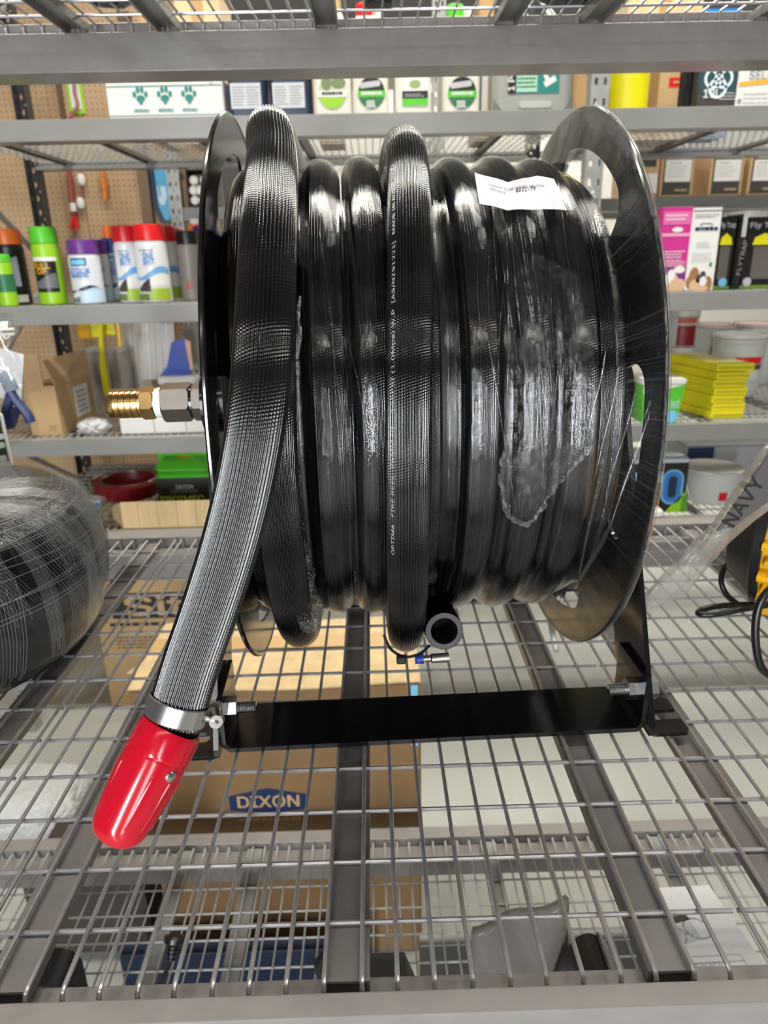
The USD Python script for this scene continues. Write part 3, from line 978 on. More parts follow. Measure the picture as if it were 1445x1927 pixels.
# taut folds of film pulled from the coils to the right flange
folds = [((1150, 780), (1085, 1105), 0.0022), ((1240, 720), (1150, 985), 0.0022), ((1255, 688), (1205, 800), 0.0016), ((1165, 690), (1120, 900), 0.0012), ((1150, 985), (1075, 1120), 0.003), ((1140, 660), (1105, 820), 0.001), ((1195, 740), (1140, 930), 0.001)]
fl = []
for (a, b, w) in folds:
    A = oncyl(*a, 0.252) if a[0] < 1200 else rw(atd(a[0], a[1], 0.535))
    B = oncyl(*b, 0.250)
    q = smoothpath([A, A * 0.66 + B * 0.34 + (0.001, 0, 0), A * 0.33 + B * 0.67, B], 30)
    fl.append(tube(q, np.interp(np.linspace(0, 1, 30), [0, 0.2, 0.7, 1], [w * 0.3, w, w * 0.8, w * 0.2]), 6))
FOLD = film_mat('film_folds', white=0.22, gloss=1.0, scale=(20, 20, 60), bump=0.5, coord='object')
for q in fl:
    reel.add('film_fold', q, FOLD, smooth=True)
# fine stretch lines that run slantwise over the wrapped coils
g = random.Random(17)
lines_px = []
for k in range(26):
    x0_ = g.choice([g.uniform(572, 640), g.uniform(845, 1010), g.uniform(900, 1060)])
    y0_ = g.uniform(330, 620)
    L_ = g.uniform(160, 430)
    sl = g.uniform(0.02, 0.26) if x0_ < 700 else g.uniform(-0.04, 0.2)
    if x0_ < 700 and x0_ + sl * L_ > 712:
        sl = (712 - x0_) / L_
    lines_px.append([(x0_ + sl * L_ * f + 5 * math.sin(f * 3 + k), y0_ + L_ * f) for f in np.linspace(0, 1, 6)])
fine_folds = []
for P_ in lines_px:
    q = []
    for a_, b_ in P_:
        x, t = cyl(a_, b_, 0.2335)
        q.append(ring(np.array(t), float(film_r(np.array([x]))[0]) + 0.0022, x))
    q = smoothpath(q, 24)
    fine_folds.append(tube(q, np.interp(np.linspace(0, 1, 24), [0, 0.3, 0.7, 1], [0.0001, 0.0005, 0.0006, 0.0001]) * g.uniform(0.5, 1.2), 5))
reel.add('film_stretch_lines', cat_(fine_folds), FOLD, smooth=True, kind='stuff')
# the gathered film plug between the left coils at the bottom
gp = smoothpath([oncyl(565, 560, 0.236), oncyl(556, 760, 0.238), oncyl(556, 930, 0.238), oncyl(566, 1060, 0.238), oncyl(575, 1130, 0.242), rw(atd(586, 1175, 0.60))], 80)
gp = gp + np.array([[meshkit.noise(np.array([i * 0.5, k * 5.0, 4.0]), 12) - 0.5 for k in range(3)] for i in range(80)]) * 0.003
reel.add('gathered_film_edge', tube(gp, np.interp(np.arange(80), [0, 40, 70, 79], [0.001, 0.004, 0.012, 0.006]) * (0.6 + 0.8 * np.array([meshkit.noise(np.array([i * 0.9, 1.0, 0.0]), 15) for i in range(80)])), 8), GATH, smooth=True)

# white sticker on top of the film
rowsS = []
top = [(893, 322), (925, 334), (955, 346), (985, 333), (1010, 330), (1042, 340)]
bot = [(902, 381), (925, 385), (955, 398), (985, 394), (1020, 391), (1066, 398)]
for f in np.linspace(0, 1, 9):
    row = []
    tp_, bp_ = np.array(top, float), np.array(bot, float)
    pp = tp_ * (1 - f) + bp_ * f
    pp = np.stack([np.interp(np.linspace(0, 5, 31), np.arange(6), pp[:, k]) for k in range(2)], -1)
    for a, b in pp:
        x, t = cyl(a, b, 0.236)
        row.append(ring(np.array(t), 0.2362 + 0.0012 * math.sin((x - 0.02) * 150), x))
    rowsS.append(row)
V = np.array(rowsS)
st = sheet(V, 0.0004)
sticker = reel.add('sticker', st, pm('white_sticker', (0.80, 0.77, 0.81), 0.3), smooth=30, label='wavy white paper sticker with small print')


def sticker_text(s, h, f0, u0, length, mat):
    m = meshkit.text_mesh(s, h, 0.0003).subdivide_to_size(0.003)
    v = np.array(m.vertices)
    b = m.bounds
    uu = u0 + (v[:, 0] - b[0, 0]) / (b[1, 0] - b[0, 0]) * length
    hh = 0.030
    ff = f0 - v[:, 1] / hh
    ui, fi = np.clip(uu * 30, 0, 29.999), np.clip(ff * 8, 0, 7.999)
    i0, j0 = fi.astype(int), ui.astype(int)
    a, c = (fi - i0)[:, None], (ui - j0)[:, None]
    q = V[i0, j0] * (1 - a) * (1 - c) + V[i0 + 1, j0] * a * (1 - c) + V[i0, j0 + 1] * (1 - a) * c + V[i0 + 1, j0 + 1] * a * c
    rad = q - np.array([0, 0, AXZ])
    rad[:, 0] = 0
    rad /= np.linalg.norm(rad, axis=1, keepdims=True)
    reel.add('lettering', trimesh.Trimesh(q + rad * (0.0003 + v[:, 2])[:, None], m.faces, process=False), mat, parent=sticker, smooth=False)


sticker_text('HOSEMASTER FIRE HOSE REEL 20M 25MM', 0.0024, 0.34, 0.16, 0.70, GREYINK)
sticker_text('HRFIRE036M-25', 0.0022, 0.47, 0.17, 0.20, GREYINK)
sticker_text('$631-79', 0.0038, 0.44, 0.50, 0.26, INK)

# cable tie, blue plug and pin dangling under the centre loop
tie = [rw(atd(*q)) for q in ((722, 1195, 0.61), (736, 1222, 0.605), (762, 1236, 0.60), (790, 1230, 0.60), (808, 1215, 0.61))]
tp = reel.add('cable_tie', tube(smoothpath(tie, 30), 0.0012, 6), RUBBER)
c0 = rw(atd(755, 1241, 0.60))
reel.add('tie_head', bx(c0[0] - 0.004, c0[0] + 0.004, c0[1] - 0.003, c0[1] + 0.003, c0[2] - 0.0035, c0[2] + 0.0035, 0.001), RUBBER, parent=tp)
c1_ = rw(atd(790, 1240, 0.60))
pin = reel.add('seal_pin', lathe([(0.0, 0), (0.0028, 0), (0.0028, 0.006), (0.004, 0.007), (0.0042, 0.0215), (0.0, 0.0215)], 16, 'x', (c1_[0] + 0.003, c1_[1], c1_[2])), NICKEL)
reel.add('blue_cap', lathe([(0.0, 0), (0.0045, 0), (0.0038, 0.002), (0.0045, 0.007), (0.0, 0.007)], 16, 'x', (c1_[0] - 0.004, c1_[1], c1_[2])), pm('blue_cap_plastic', (0.01, 0.03, 0.25), 0.3), parent=pin)

# ------------------------------------------------------------------ things that share the near shelves
# black roll of pipe under stretch film, at left
RC = np.array([-0.572, 0.80, ZN])
roll = Thing('film_wrapped_roll', 'big black plastic roll wrapped in crossing strands of clear film, left of the hose reel', 'wrapped roll', RC)
prof = [(0.0, 0.004), (0.10, 0.004), (0.165, 0.003), (0.195, 0.012), (0.212, 0.035), (0.222, 0.075), (0.226, 0.115), (0.222, 0.150), (0.208, 0.178), (0.188, 0.192), (0.150, 0.199), (0.105, 0.200), (0.085, 0.196), (0.074, 0.186), (0.070, 0.165), (0.0, 0.16)]
body = lathe(prof, 96)
roll.add('roll_body', body, pm('black_pipe_plastic', (0.011, 0.011, 0.012), 0.22, bump=(14, 0.25, 0.01)), smooth=40)


def roll_surface(f, lift):
    """Radius and height along the roll's outline; f from 0 (hole's rim) to 1 (foot)."""
    pr = np.array([(0.086, 0.198), (0.105, 0.2015), (0.150, 0.2005), (0.188, 0.1935), (0.2095, 0.179), (0.2235, 0.150), (0.2275, 0.115), (0.2235, 0.075), (0.2135, 0.035), (0.196, 0.013), (0.17, 0.005)])
    s = np.r_[0, np.cumsum(np.linalg.norm(np.diff(pr, axis=0), axis=1))]
    s /= s[-1]
    return np.interp(f, s, pr[:, 0]) + lift * 0.7, np.interp(f, s, pr[:, 1]) + lift * 0.7


fg, ag = np.meshgrid(np.linspace(0, 1, 40), np.linspace(0, 2 * math.pi, 181), indexing='ij')
nn = meshkit.fbm(np.stack([fg * 9 + np.sin(ag) * 4, np.cos(ag) * 5, fg * 3], -1), 4, 31)
rr2, zz2 = roll_surface(fg, 0.0012 + 0.0035 * np.abs(nn - 0.5))
V = np.stack([rr2 * np.cos(ag), rr2 * np.sin(ag), zz2], -1)
uv = np.stack([ag * 0.2 + fg * 0.10, fg * 0.45], -1).reshape(-1, 2)
uv2 = np.stack([fg * 0.45 + ag * 0.05, ag * 0.22], -1).reshape(-1, 2)
roll.add('stretch_film', sheet(V[::-1]), ROLLFILM, smooth=True, uv=uv2[:].reshape(40, 181, 2)[::-1].reshape(-1, 2))
g = random.Random(5)
strands = []
for k in range(64):
    a0 = g.uniform(-2.3, 0.5)
    sl = g.choice([0.10, 0.16, 0.05, -0.05, 0.22, 0.55])
    f0 = g.choice([0.0, 0.05, 0.3, 0.35, 0.5])
    f1 = min(1.0, f0 + g.uniform(0.2, 0.55))
    da = g.uniform(0.008, 0.02)
    for q_ in range(g.randint(6, 16)):
        fs = np.linspace(f0 + g.uniform(0, 0.05), f1 - g.uniform(0, 0.1), 18)
        aa = a0 + da * q_ + sl * (fs - f0) * 1.5 + 0.01 * np.sin(fs * 9 + k)
        r_, z_ = roll_surface(fs, 0.0044)
        strands.append(tube(np.stack([r_ * np.cos(aa), r_ * np.sin(aa), z_], -1), 0.00006 + 0.00009 * g.random(), 4))
for k in range(16):                           # bands of film running round the shoulder
    f0 = g.choice([0.30, 0.36, 0.42, 0.47, 0.56, 0.62]) + g.uniform(-0.02, 0.02)
    aa = np.linspace(-2.8, 1.2, 60)
    fs = f0 + 0.03 * np.sin(aa * 2 + k) * g.random()
    r_, z_ = roll_surface(fs, 0.0044)
    strands.append(tube(np.stack([r_ * np.cos(aa), r_ * np.sin(aa), z_], -1), 0.0002, 4))
roll.add('film_strand', cat_(strands), pm('film_strands', (0.42, 0.42, 0.41), 0.2, alpha=0.7), kind='stuff')
q = roll.local(at(160, 968, 0.93))
tail = tube(smoothpath([q + (0.0, 0, -0.02), q + (-0.01, 0, 0.002), q + (0.006, 0, 0.004), q + (0.008, 0, -0.012), q + (0.012, 0, -0.035)], 20), [0.002] * 20, 6)
roll.add('film_tail', tail, GATH, smooth=True)

# yellow ribbed winch motor with black cables, at right
MC = np.array([0.517, 0.845, ZN])
mot = Thing('winch_motor', 'yellow ribbed motor with black dished end and looping black cable, right of the hose reel', 'motor', MC, math.radians(-40))
pz = 0.104
disc_ = lathe([(0.0, -0.050), (0.040, -0.050), (0.056, -0.045), (0.080, -0.016), (0.090, -0.010), (0.090, 0.0), (0.0, 0.0)], 56, 'x', (0, 0, pz))
mot.add('end_dish', disc_, BLACKM, smooth=40)
mot.add('motor_body', lathe([(0.0, 0.0), (0.084, 0.0), (0.084, 0.17), (0.0, 0.17)], 48, 'x', (0, 0, pz)), GOLDY)
for k in range(30):
    a = 2 * math.pi * k / 30
    d = np.array([0, math.cos(a), math.sin(a)])
    t2 = np.array([0, -math.sin(a), math.cos(a)])
    pr_ = Polygon([(0.080, -0.0075), (0.098, -0.0045), (0.100, 0.0), (0.098, 0.0045), (0.080, 0.0075)])
    fin = trimesh.creation.extrude_polygon(pr_, 0.155, engine='earcut')
    A = np.eye(4)
    A[:3, 0], A[:3, 1], A[:3, 2], A[:3, 3] = d, t2, (1, 0, 0), (0.0005 + 0.006 * (k % 2), 0, pz)
    fin.apply_transform(A)
    mot.add('cooling_fin', fin, GOLDY, smooth=False)
mot.add('motor_foot', bx(0.02, 0.14, -0.05, 0.05, 0.003, 0.04, 0.006), BLACKM)


def mp_(px, py, Y):
    return mot.local(at(px, py, Y))


cabs = [
    ([(1445, 1140, 0.80), (1400, 1138, 0.79), (1345, 1142, 0.78), (1318, 1149, 0.775), (1316, 1156, 0.765), (1345, 1156, 0.76), (1400, 1146, 0.76), (1460, 1136, 0.77)], 0.0038),
    ([(1395, 1142, 0.84), (1368, 1120, 0.86), (1357, 1095, 0.87), (1362, 1070, 0.88), (1378, 1055, 0.88)], 0.0038),
    ([(1490, 1085, 0.70), (1450, 1108, 0.69), (1428, 1140, 0.685), (1421, 1190, 0.68), (1428, 1245, 0.674), (1447, 1270, 0.674), (1482, 1276, 0.68)], 0.0044),
]
for pts_, r_ in cabs:
    mot.add('cable', tube(smoothpath([mp_(*p) for p in pts_], 60), r_, 12), RUBBER)

# clear poly bag drooping from the motor towards the reel
bagp_top = [(1197, 1134), (1240, 1088), (1290, 1032), (1340, 985), (1385, 915), (1425, 855), (1470, 800)]
bagp_bot = [(1199, 1148), (1240, 1142), (1290, 1118), (1332, 1068), (1372, 1022), (1420, 980), (1475, 940)]
bag = Thing('plastic_bag', 'crumpled clear plastic bag drooping from the yellow motor towards the reel', 'plastic bag', at(1330, 1100, 0.72))
n1 = 44
Tn = np.array([[np.interp(t, np.linspace(0, 1, 7), [p[k] for p in bagp_top]) for k in range(2)] for t in np.linspace(0, 1, n1)])
Bn = np.array([[np.interp(t, np.linspace(0, 1, 7), [p[k] for p in bagp_bot]) for k in range(2)] for t in np.linspace(0, 1, n1)])
V = np.zeros((n1, 48, 3))
for i in range(n1):
    fat = 0.004 + 0.020 * math.sin(min(1, i / n1 * 1.4) * math.pi / 2)
    for j in range(48):
        a = 2 * math.pi * j / 48
        s = 0.5 - 0.5 * math.cos(a)
        p = Tn[i] * (1 - s) + Bn[i] * s
        w = meshkit.fbm(np.array([i * 0.35, j * 0.35, 1.0]), 4, 41) - 0.5
        Yb = 0.70 + 0.02 * i / n1
        V[i, j] = bag.local(at(p[0], p[1], Yb + fat * math.sin(a) * 1.0 + 0.012 * w))
bag.add('bag_film', grid_tube(V, False), BAG, smooth=True)
qb = [bag.local(at(*p, 0.688)) for p in ((1347, 1000), (1413, 905), (1445, 858), (1470, 822), (1470, 925), (1420, 962), (1382, 990))]
# grey card insert with big letters inside the bag
ins = np.array(qb)
cpt = ins.mean(0)
nrm = np.cross(ins[3] - ins[0], ins[5] - ins[0])
nrm /= np.linalg.norm(nrm)
if nrm @ (reel.loc * 0 + CAM - bag.loc) < 0:
    nrm = -nrm
ux = ins[3] - ins[0]
ux -= nrm * (ux @ nrm)
ux /= np.linalg.norm(ux)
uy = np.cross(nrm, ux)
pl2 = Polygon([((p - cpt) @ ux, (p - cpt) @ uy) for p in ins]).buffer(0)
insert = bag.add('card_insert', ext(pl2, 0.0012, cpt - nrm * 0.0006, ux, uy), pm('grey_card', (0.10, 0.092, 0.09), 0.5), smooth=False)
bag.add('lettering', text('NAVY', 0.015, cpt - ux * 0.045 - uy * 0.003 + nrm * 0.0008, ux, uy, bold=True), pm('charcoal_ink', (0.015, 0.015, 0.017), 0.5), parent=insert, smooth=False)

# clear zip bag of blue ties hanging at the left edge, and a framed black and white tag below it
zb = Thing('zip_bag', 'clear zip bag with blue plastic tie inside hanging at left edge', 'zip bag', at(15, 700, 1.30))
def zl(px, py, Y=1.30):
    return zb.local(at(px, py, Y))
hs = np.linspace(0, 1, 34)
V = np.zeros((34, 40, 3))
for i, h in enumerate(hs):
    yy = 588 + h * 252
    xr = np.interp(h, [0, 0.2, 0.55, 0.8, 0.92, 1.0], [22, 29, 48, 70, 76, 22])
    for j in range(40):
        a = 2 * math.pi * j / 40
        px = (-95 + xr) / 2 + (xr + 95) / 2 * math.cos(a)
        w = meshkit.fbm(np.array([i * 0.4, j * 0.3, 2.0]), 4, 51) - 0.5
        V[i, j] = zl(px, yy + 6 * w, 1.30 + 0.018 * math.sin(a) * min(1, h * 3 + 0.2) * (1.15 - h) + 0.010 * w)
zb.add('bag_film', grid_tube(V, False), BAG_C, smooth=True)
zb.add('zip_strip', cat_([tube([zl(-60, y, 1.288), zl(-20, y - 1, 1.288), zl(27, y - 3, 1.288)], 0.0024, 8) for y in (622, 631)]), WHITE)
zb.add('blue_tie', cat_([tube(smoothpath([zl(*p, 1.30) for p in L], 30), 0.009, 8) for L in ([(12, 720), (30, 752), (52, 780), (58, 795)], [(20, 742), (12, 775), (18, 802), (30, 770)])]), pm('slate_blue', (0.05, 0.07, 0.22), 0.4))
zb.add('blue_tie_head', tube(smoothpath([zl(2, 706, 1.296), zl(14, 716, 1.296), zl(24, 735, 1.296)], 12), 0.011, 8), pm('slate_grey', (0.28, 0.34, 0.42), 0.4))
c = zl(-30, 690, 1.30)
zb.add('paper_slip', ext(Polygon([(-0.06, -0.05), (0.055, -0.06), (0.075, 0.02), (-0.06, 0.06)]), 0.001, c, FX, FZ), PAPER, smooth=False)
tg2 = Thing('price_tag', 'small black rimmed tag with slotted corner at left edge below zip bag', 'tag', at(0, 850, 1.24))
def tl2(px, py):
    return tg2.local(at(px, py, 1.24))
pp = [tl2(*p) for p in ((-40, 770), (0, 783), (20, 880), (0, 897), (-40, 905))]
P2 = Polygon([(p[0], p[2]) for p in pp]).buffer(0.004, 4)
tg2.add('tag_plate', ext(P2, 0.003, (0, 0, 0), FX, FZ), pm('dark_tag', (0.03, 0.035, 0.03), 0.4), smooth=False)
tg2.add('tag_rim', ext(P2.buffer(0.0015).difference(P2.buffer(-0.002)), 0.005, (0, 0.001, 0), FX, FZ), WHITE, smooth=False)
for i, (px, py) in enumerate(((-2, 822), (-1, 838), (3, 862), (8, 872))):
    c = tl2(px, py)
    tg2.add('tag_slot', ext(rrect(-0.014, -0.005, 0.012, 0.005, 0.004), 0.0012, (c[0], -0.0033, c[2]), (0.97, 0, 0.2), (-0.2, 0, 0.97)), pm('tag_white', (0.72, 0.74, 0.66), 0.4), smooth=False)

# ---- on the overhead deck
b1 = at(228, 18, 1.12)
t = Thing('black_bag', 'shiny black plastic bag lying on the overhead deck at left', 'bag', (b1[0], 1.075, ZU))
bm = trimesh.creation.icosphere(4)
v = np.array(bm.vertices)
v = v * (1 + 0.35 * (meshkit.fbm(v * 2.2 + 5, 4, 61) - 0.5)[:, None])
v = v * np.array([0.062, 0.085, 0.06])
v[:, 2] = np.maximum(v[:, 2] + 0.05, 0.001)
t.add('bag_film', trimesh.Trimesh(v, bm.faces, process=False), pm('shiny_black_film', (0.012, 0.012, 0.013), 0.15, bump=(30, 0.4, 0.01)), smooth=True)
b1 = at(1085, 8, 1.12)
t = Thing('black_hub', 'round black plastic hub lying on the overhead deck at right', 'hub', (b1[0], 1.10, ZU))
t.add('hub_disc', lathe([(0.0, 0.0), (0.05, 0.0), (0.062, 0.006), (0.062, 0.02), (0.03, 0.03), (0.0, 0.03)], 40), RUBBER, smooth=40)
b1 = at(712, 5, 1.12)
t = Thing('black_stopper', 'small black plastic stopper lying on the overhead deck over the centre', 'stopper', (b1[0], 1.125, ZU))
t.add('stopper_body', lathe([(0.0, 0.0), (0.018, 0.0), (0.02, 0.004), (0.02, 0.018), (0.0, 0.02)], 24), RUBBER, smooth=40)

# ---- on the lower deck, seen through the wires
def low(px, py, dz=0.0):
    return atz(px, py, ZL + dz)


p0, p1 = at(58, 1720, 1.30), at(282, 1720, 1.30)
t = Thing('dark_carton', 'dark brown open box on the floor left of the DIXON carton', 'carton', ((p0[0] + p1[0]) / 2, 1.30, 0))
w = (p1[0] - p0[0]) / 2
t.add('carton_body', bx(-w, w, 0, 0.2, 0.001, 0.235, 0.002), pm('dark_brown_card', (0.055, 0.042, 0.035), 0.6), smooth=False)
t.add('carton_flap', bx(-w, w, -0.006, -0.001, 0.15, 0.25, 0.001), pm('dark_brown_card', (0.05, 0.04, 0.035), 0.6), smooth=False)
for nm, lb, px0, px1, mt in (('navy_board', 'long low navy blue board on the floor under the lower shelf', 225, 690, pm('deep_navy_paint', (0.008, 0.016, 0.042), 0.4)), ('charcoal_board', 'long low charcoal board on the floor under the lower shelf at right', 790, 1330, CHAR)):
    p0, p1 = at(px0, 1810, 1.17), at(px1, 1810, 1.17)
    t = Thing(nm, lb, 'board', ((p0[0] + p1[0]) / 2, 1.17, 0))
    w = (p1[0] - p0[0]) / 2
    t.add('board_body', bx(-w, w, 0, 0.03, 0.0005, at(500, 1788, 1.17)[2] - 0.004, 0.003), mt, smooth=False)
    t.add('top_edge', bx(-w, w, -0.002, 0.032, at(500, 1788, 1.17)[2] - 0.0035, at(500, 1788, 1.17)[2], 0.001), STEEL_PAINT if nm[0] == 'c' else mt, smooth=False)
def lowthing(name, label, cat, px0, px1, pyt, Y, dep=0.0):
    a, b = at(px0, 1850, Y), at(px1, 1850, Y)
    t = Thing(name, label, cat, ((a[0] + b[0]) / 2, Y, ZL))
    t.w, t.h = (b[0] - a[0]) / 2, at((px0 + px1) / 2, pyt, Y + dep)[2] - ZL
    return t


t = lowthing('black_case', 'black plastic case with rounded corners at the lower left', 'case', -130, 118, 1788, 0.74, 0.06)
t.add('case_body', ext(rrect(-t.w, 0.001, t.w, t.h, 0.03), 0.06, (0, 0.06, 0), FX, FZ), BLACKM, smooth=30)
t.add('case_seam', ext(sbox(-t.w * 0.98, t.h * 0.55, t.w * 0.98, t.h * 0.57), 0.001, (0, -0.0006, 0), FX, FZ), RUBBER, smooth=False)
t = lowthing('bag_corner', 'clear plastic bag corner sticking up behind the black case', 'plastic bag', 10, 125, 1757, 0.96)
fgv = np.zeros((14, 14, 3))
for i, a in enumerate(np.linspace(0, 1, 14)):
    for j, b in enumerate(np.linspace(0, 1, 14)):
        fgv[i, j] = (-t.w + 2 * t.w * b, 0.006 * math.sin(6 * a + 3 * b) + 0.01 * a, 0.002 + a * t.h * (0.72 + 0.28 * b))
t.add('bag_film', sheet(fgv, 0.0012), BAG, smooth=True)
t = lowthing('black_pump_cover', 'black flat-topped plastic cover on the lower shelf below the centre', 'cover', 672, 795, 1795, 0.74, 0.06)
w, h = t.w, t.h
t.add('cover_body', ext(Polygon([(-w, 0.005), (w, 0.005), (w * 0.92, h * 0.5), (w * 0.45, h), (-w * 0.8, h), (-w, h * 0.8)]).buffer(0.003), 0.06, (0, 0.06, 0), FX, FZ), BLACKM, smooth=30)
t.add('cover_lid', bx(-w * 0.7, w * 0.35, 0.01, 0.05, h + 0.0035, h + 0.006, 0.001), RUBBER)
t = lowthing('black_washer_ring', 'black rubber ring standing on the lower shelf left of the flat-topped cover', 'ring', 588, 670, 1808, 0.84)
a = np.linspace(0, 2 * math.pi, 49)
t.add('ring_body', tube(np.stack([(t.w - 0.012) * np.cos(a), 0.02 + 0 * a, t.h / 2 + (t.h / 2 - 0.012) * np.sin(a)], -1), 0.011, 12, caps=False), BLACKM, smooth=True)
# cable gland plug
c = at(330, 1765, 0.86)
t = Thing('cable_plug', 'black moulded cable plug standing with its strain relief on the lower shelf', 'plug', (c[0], 0.86, ZL))
q0, q1, q2 = t.local(at(330, 1758, 0.86)), t.local(at(322, 1806, 0.84)), t.local(at(303, 1850, 0.82))
pa = smoothpath([q0, (q0 + q1) / 2, q1], 40)
rad = np.interp(np.linspace(0, 1, 40), [0, 0.1, 0.3, 0.42, 1], [0.008, 0.017, 0.017, 0.010, 0.0065]) * (1 + 0.14 * np.sign(np.sin(np.linspace(0, 1, 40) * 34)) * (np.linspace(0, 1, 40) > 0.42))
t.add('plug_body', tube(pa, rad, 16), RUBBER, smooth=40)
t.add('cable', tube(smoothpath([q1, (q1 + q2) / 2, q2, (q2[0] - 0.03, q2[1] - 0.02, 0.03), (q2[0] - 0.08, q2[1], 0.006)], 24), 0.004, 8), RUBBER)
t = lowthing('grey_bag', 'translucent grey plastic bag slumped on the lower shelf', 'plastic bag', 892, 1066, 1752, 0.80)
V = np.zeros((16, 16, 3))
for i, a in enumerate(np.linspace(0, 1, 16)):
    for j, b in enumerate(np.linspace(0, 1, 16)):
        V[i, j] = (-t.w + 2 * t.w * b, 0.04 * a + 0.006 * math.sin(9 * b + 4 * a), 0.002 + a * t.h * (0.82 + 0.30 * b))
t.add('bag_film', sheet(V, 0.012), film_mat('grey_bag_film', white=0.85, gloss=0.4, scale=(6, 6, 6), bump=0.3, tint=(0.7, 0.68, 0.65), coord='object', fill=(0.22, 0.20, 0.19), base=0.6), smooth=True)
t = lowthing('black_eyelet', 'black rubber eyelet behind the translucent grey bag', 'eyelet', 914, 962, 1732, 0.95)
a = np.linspace(0, 2 * math.pi, 33)
t.add('eyelet_ring', tube(np.stack([(t.w - 0.008) * np.cos(a), 0.004 * np.cos(a), t.h - 0.024 + 0.018 * np.sin(a)], -1), 0.008, 10, caps=False), RUBBER, smooth=True)
t.add('eyelet_stem', bx(-0.010, 0.010, -0.008, 0.008, 0.001, t.h - 0.045, 0.003), RUBBER)
t.add('white_tag', bx(t.w, t.w + 0.010, -0.004, 0.004, t.h - 0.022, t.h - 0.008, 0.001), WHITE)
t = lowthing('black_hose_guide', 'black rounded plastic hose guide on the lower shelf beside the leaflet', 'hose guide', 1058, 1240, 1757, 0.72, 0.06)
w, h = t.w, t.h
t.add('guide_body', ext(unary_union([ell(-w * 0.25, h * 0.02, w * 0.72, h * 0.98, 12), Polygon([(-w, 0.001), (w, 0.001), (w * 0.75, h * 0.35), (w * 0.2, h * 0.8)])]).intersection(sbox(-1, 0.004, 1, 1)).buffer(0.003, 6), 0.06, (0, 0.06, 0), FX, FZ), RUBBER, smooth=30)
t.add('guide_rib', ext(Polygon([(-w * 0.15, 0.004), (w * 0.12, 0.004), (w * 0.22, h * 0.85), (-w * 0.02, h * 0.99)]).buffer(0.002), 0.066, (0, 0.063, 0), FX, FZ), pm('brown_black_plastic', (0.09, 0.07, 0.05), 0.25), smooth=30)
# leaflet in a clear sleeve
c = np.array([0.300, 0.79, ZL + 0.004])
lf = Thing('leaflet', 'white instruction leaflet with line drawing of a hose reel in clear sleeve', 'leaflet', c, 0.0)
quad = [lf.local(atz(*p, ZL + 0.010)) for p in ((1148, 1676), (1314, 1650), (1446, 1826), (1236, 1838))]
o = quad[3]
ux = quad[2] - quad[3]
W_ = np.linalg.norm(ux)
ux /= W_
uyv = quad[0] - quad[3]
nrm = np.cross(ux, uyv)
nrm /= np.linalg.norm(nrm)
H_ = np.linalg.norm(uyv)
uy = uyv / H_
lf.add('sheet', ext(sbox(0, 0, W_, H_), 0.001, o, ux, uy), PAPER, smooth=False)
def lp(x, y):
    return o + ux * x * W_ + uy * y * H_ + nrm * 0.0012
lf.add('logo_block', ext(rrect(0, 0, 0.33 * W_, 0.10 * H_, 0.001), 0.0004, lp(0.12, 0.80), ux, uy), pm('grey_logo', (0.10, 0.10, 0.10), 0.5), smooth=False)
lf.add('logo_print', lines(0.24 * W_, 0.05 * H_, 1, lp(0.16, 0.825) + nrm * 0.0005, ux, uy, rag=0.0, t=0.7, seed=6, depth=0.0003), PAPER, smooth=False)
lf.add('heading_print', lines(0.42 * W_, 0.09 * H_, 2, lp(0.12, 0.63), ux, uy, rag=0.2, t=0.55, seed=7, depth=0.0003), GREYINK, smooth=False)
dr = []
for k in range(7):
    dr.append(affinity.rotate(ell(0.42 + 0.03 * k, 0.40, 0.008, 0.10), -18))
dr = [affinity.scale(ell(0, 0, 0.5, 0.5).difference(ell(0, 0, 0.46, 0.46)), 0.26 * W_, 0.25 * H_, origin=(0, 0)), affinity.translate(affinity.scale(ell(0, 0, 0.5, 0.5).difference(ell(0, 0, 0.45, 0.45)), 0.26 * W_, 0.25 * H_, origin=(0, 0)), 0.27 * W_, 0.06 * H_)]
for k in range(9):
    dr.append(affinity.translate(sbox(0, -0.11 * H_, 0.0012, 0.11 * H_), (0.04 + 0.025 * k) * W_, 0.005 * H_ * k))
lf.add('line_drawing', ext(unary_union(dr), 0.0004, lp(0.34, 0.42), ux, uy), GREYINK, smooth=False)
lf.add('drawing_shade', ext(Polygon([(0, 0), (0.24 * W_, 0.06 * H_), (0.22 * W_, 0.13 * H_), (-0.02 * W_, 0.08 * H_)]), 0.0004, lp(0.36, 0.53), ux, uy), CHAR, smooth=False)
lf.add('table_rule', ext(unary_union([sbox(0, 0, 0.8 * W_, 0.0008), sbox(0, 0.06 * H_, 0.8 * W_, 0.06 * H_ + 0.0008), sbox(0, 0.13 * H_, 0.8 * W_, 0.13 * H_ + 0.0008), sbox(0.8 * W_, 0, 0.8 * W_ + 0.0008, 0.13 * H_)]), 0.0004, lp(0.04, 0.04), ux, uy), GREYINK, smooth=False)
lf.add('fine_print', lines(0.7 * W_, 0.05 * H_, 2, lp(0.06, 0.065), ux, uy, seed=4), GREYINK, smooth=False)
sl = [lf.local(atz(*p, ZL + 0.014)) for p in ((1116, 1624), (1282, 1606), (1456, 1830), (1222, 1852))]
V = np.zeros((16, 16, 3))
for i, a in enumerate(np.linspace(0, 1, 16)):
    for j, b in enumerate(np.linspace(0, 1, 16)):
        V[i, j] = (sl[0] * (1 - b) + sl[1] * b) * (1 - a) + (sl[3] * (1 - b) + sl[2] * b) * a + np.array([0, 0, 0.003 * math.sin(7 * a + 9 * b)])
lf.add('clear_sleeve', sheet(V[::-1]), film_mat('leaflet_sleeve', white=0.12, gloss=0.35, scale=(8, 12, 18), bump=0.2, coord='object'), smooth=True)
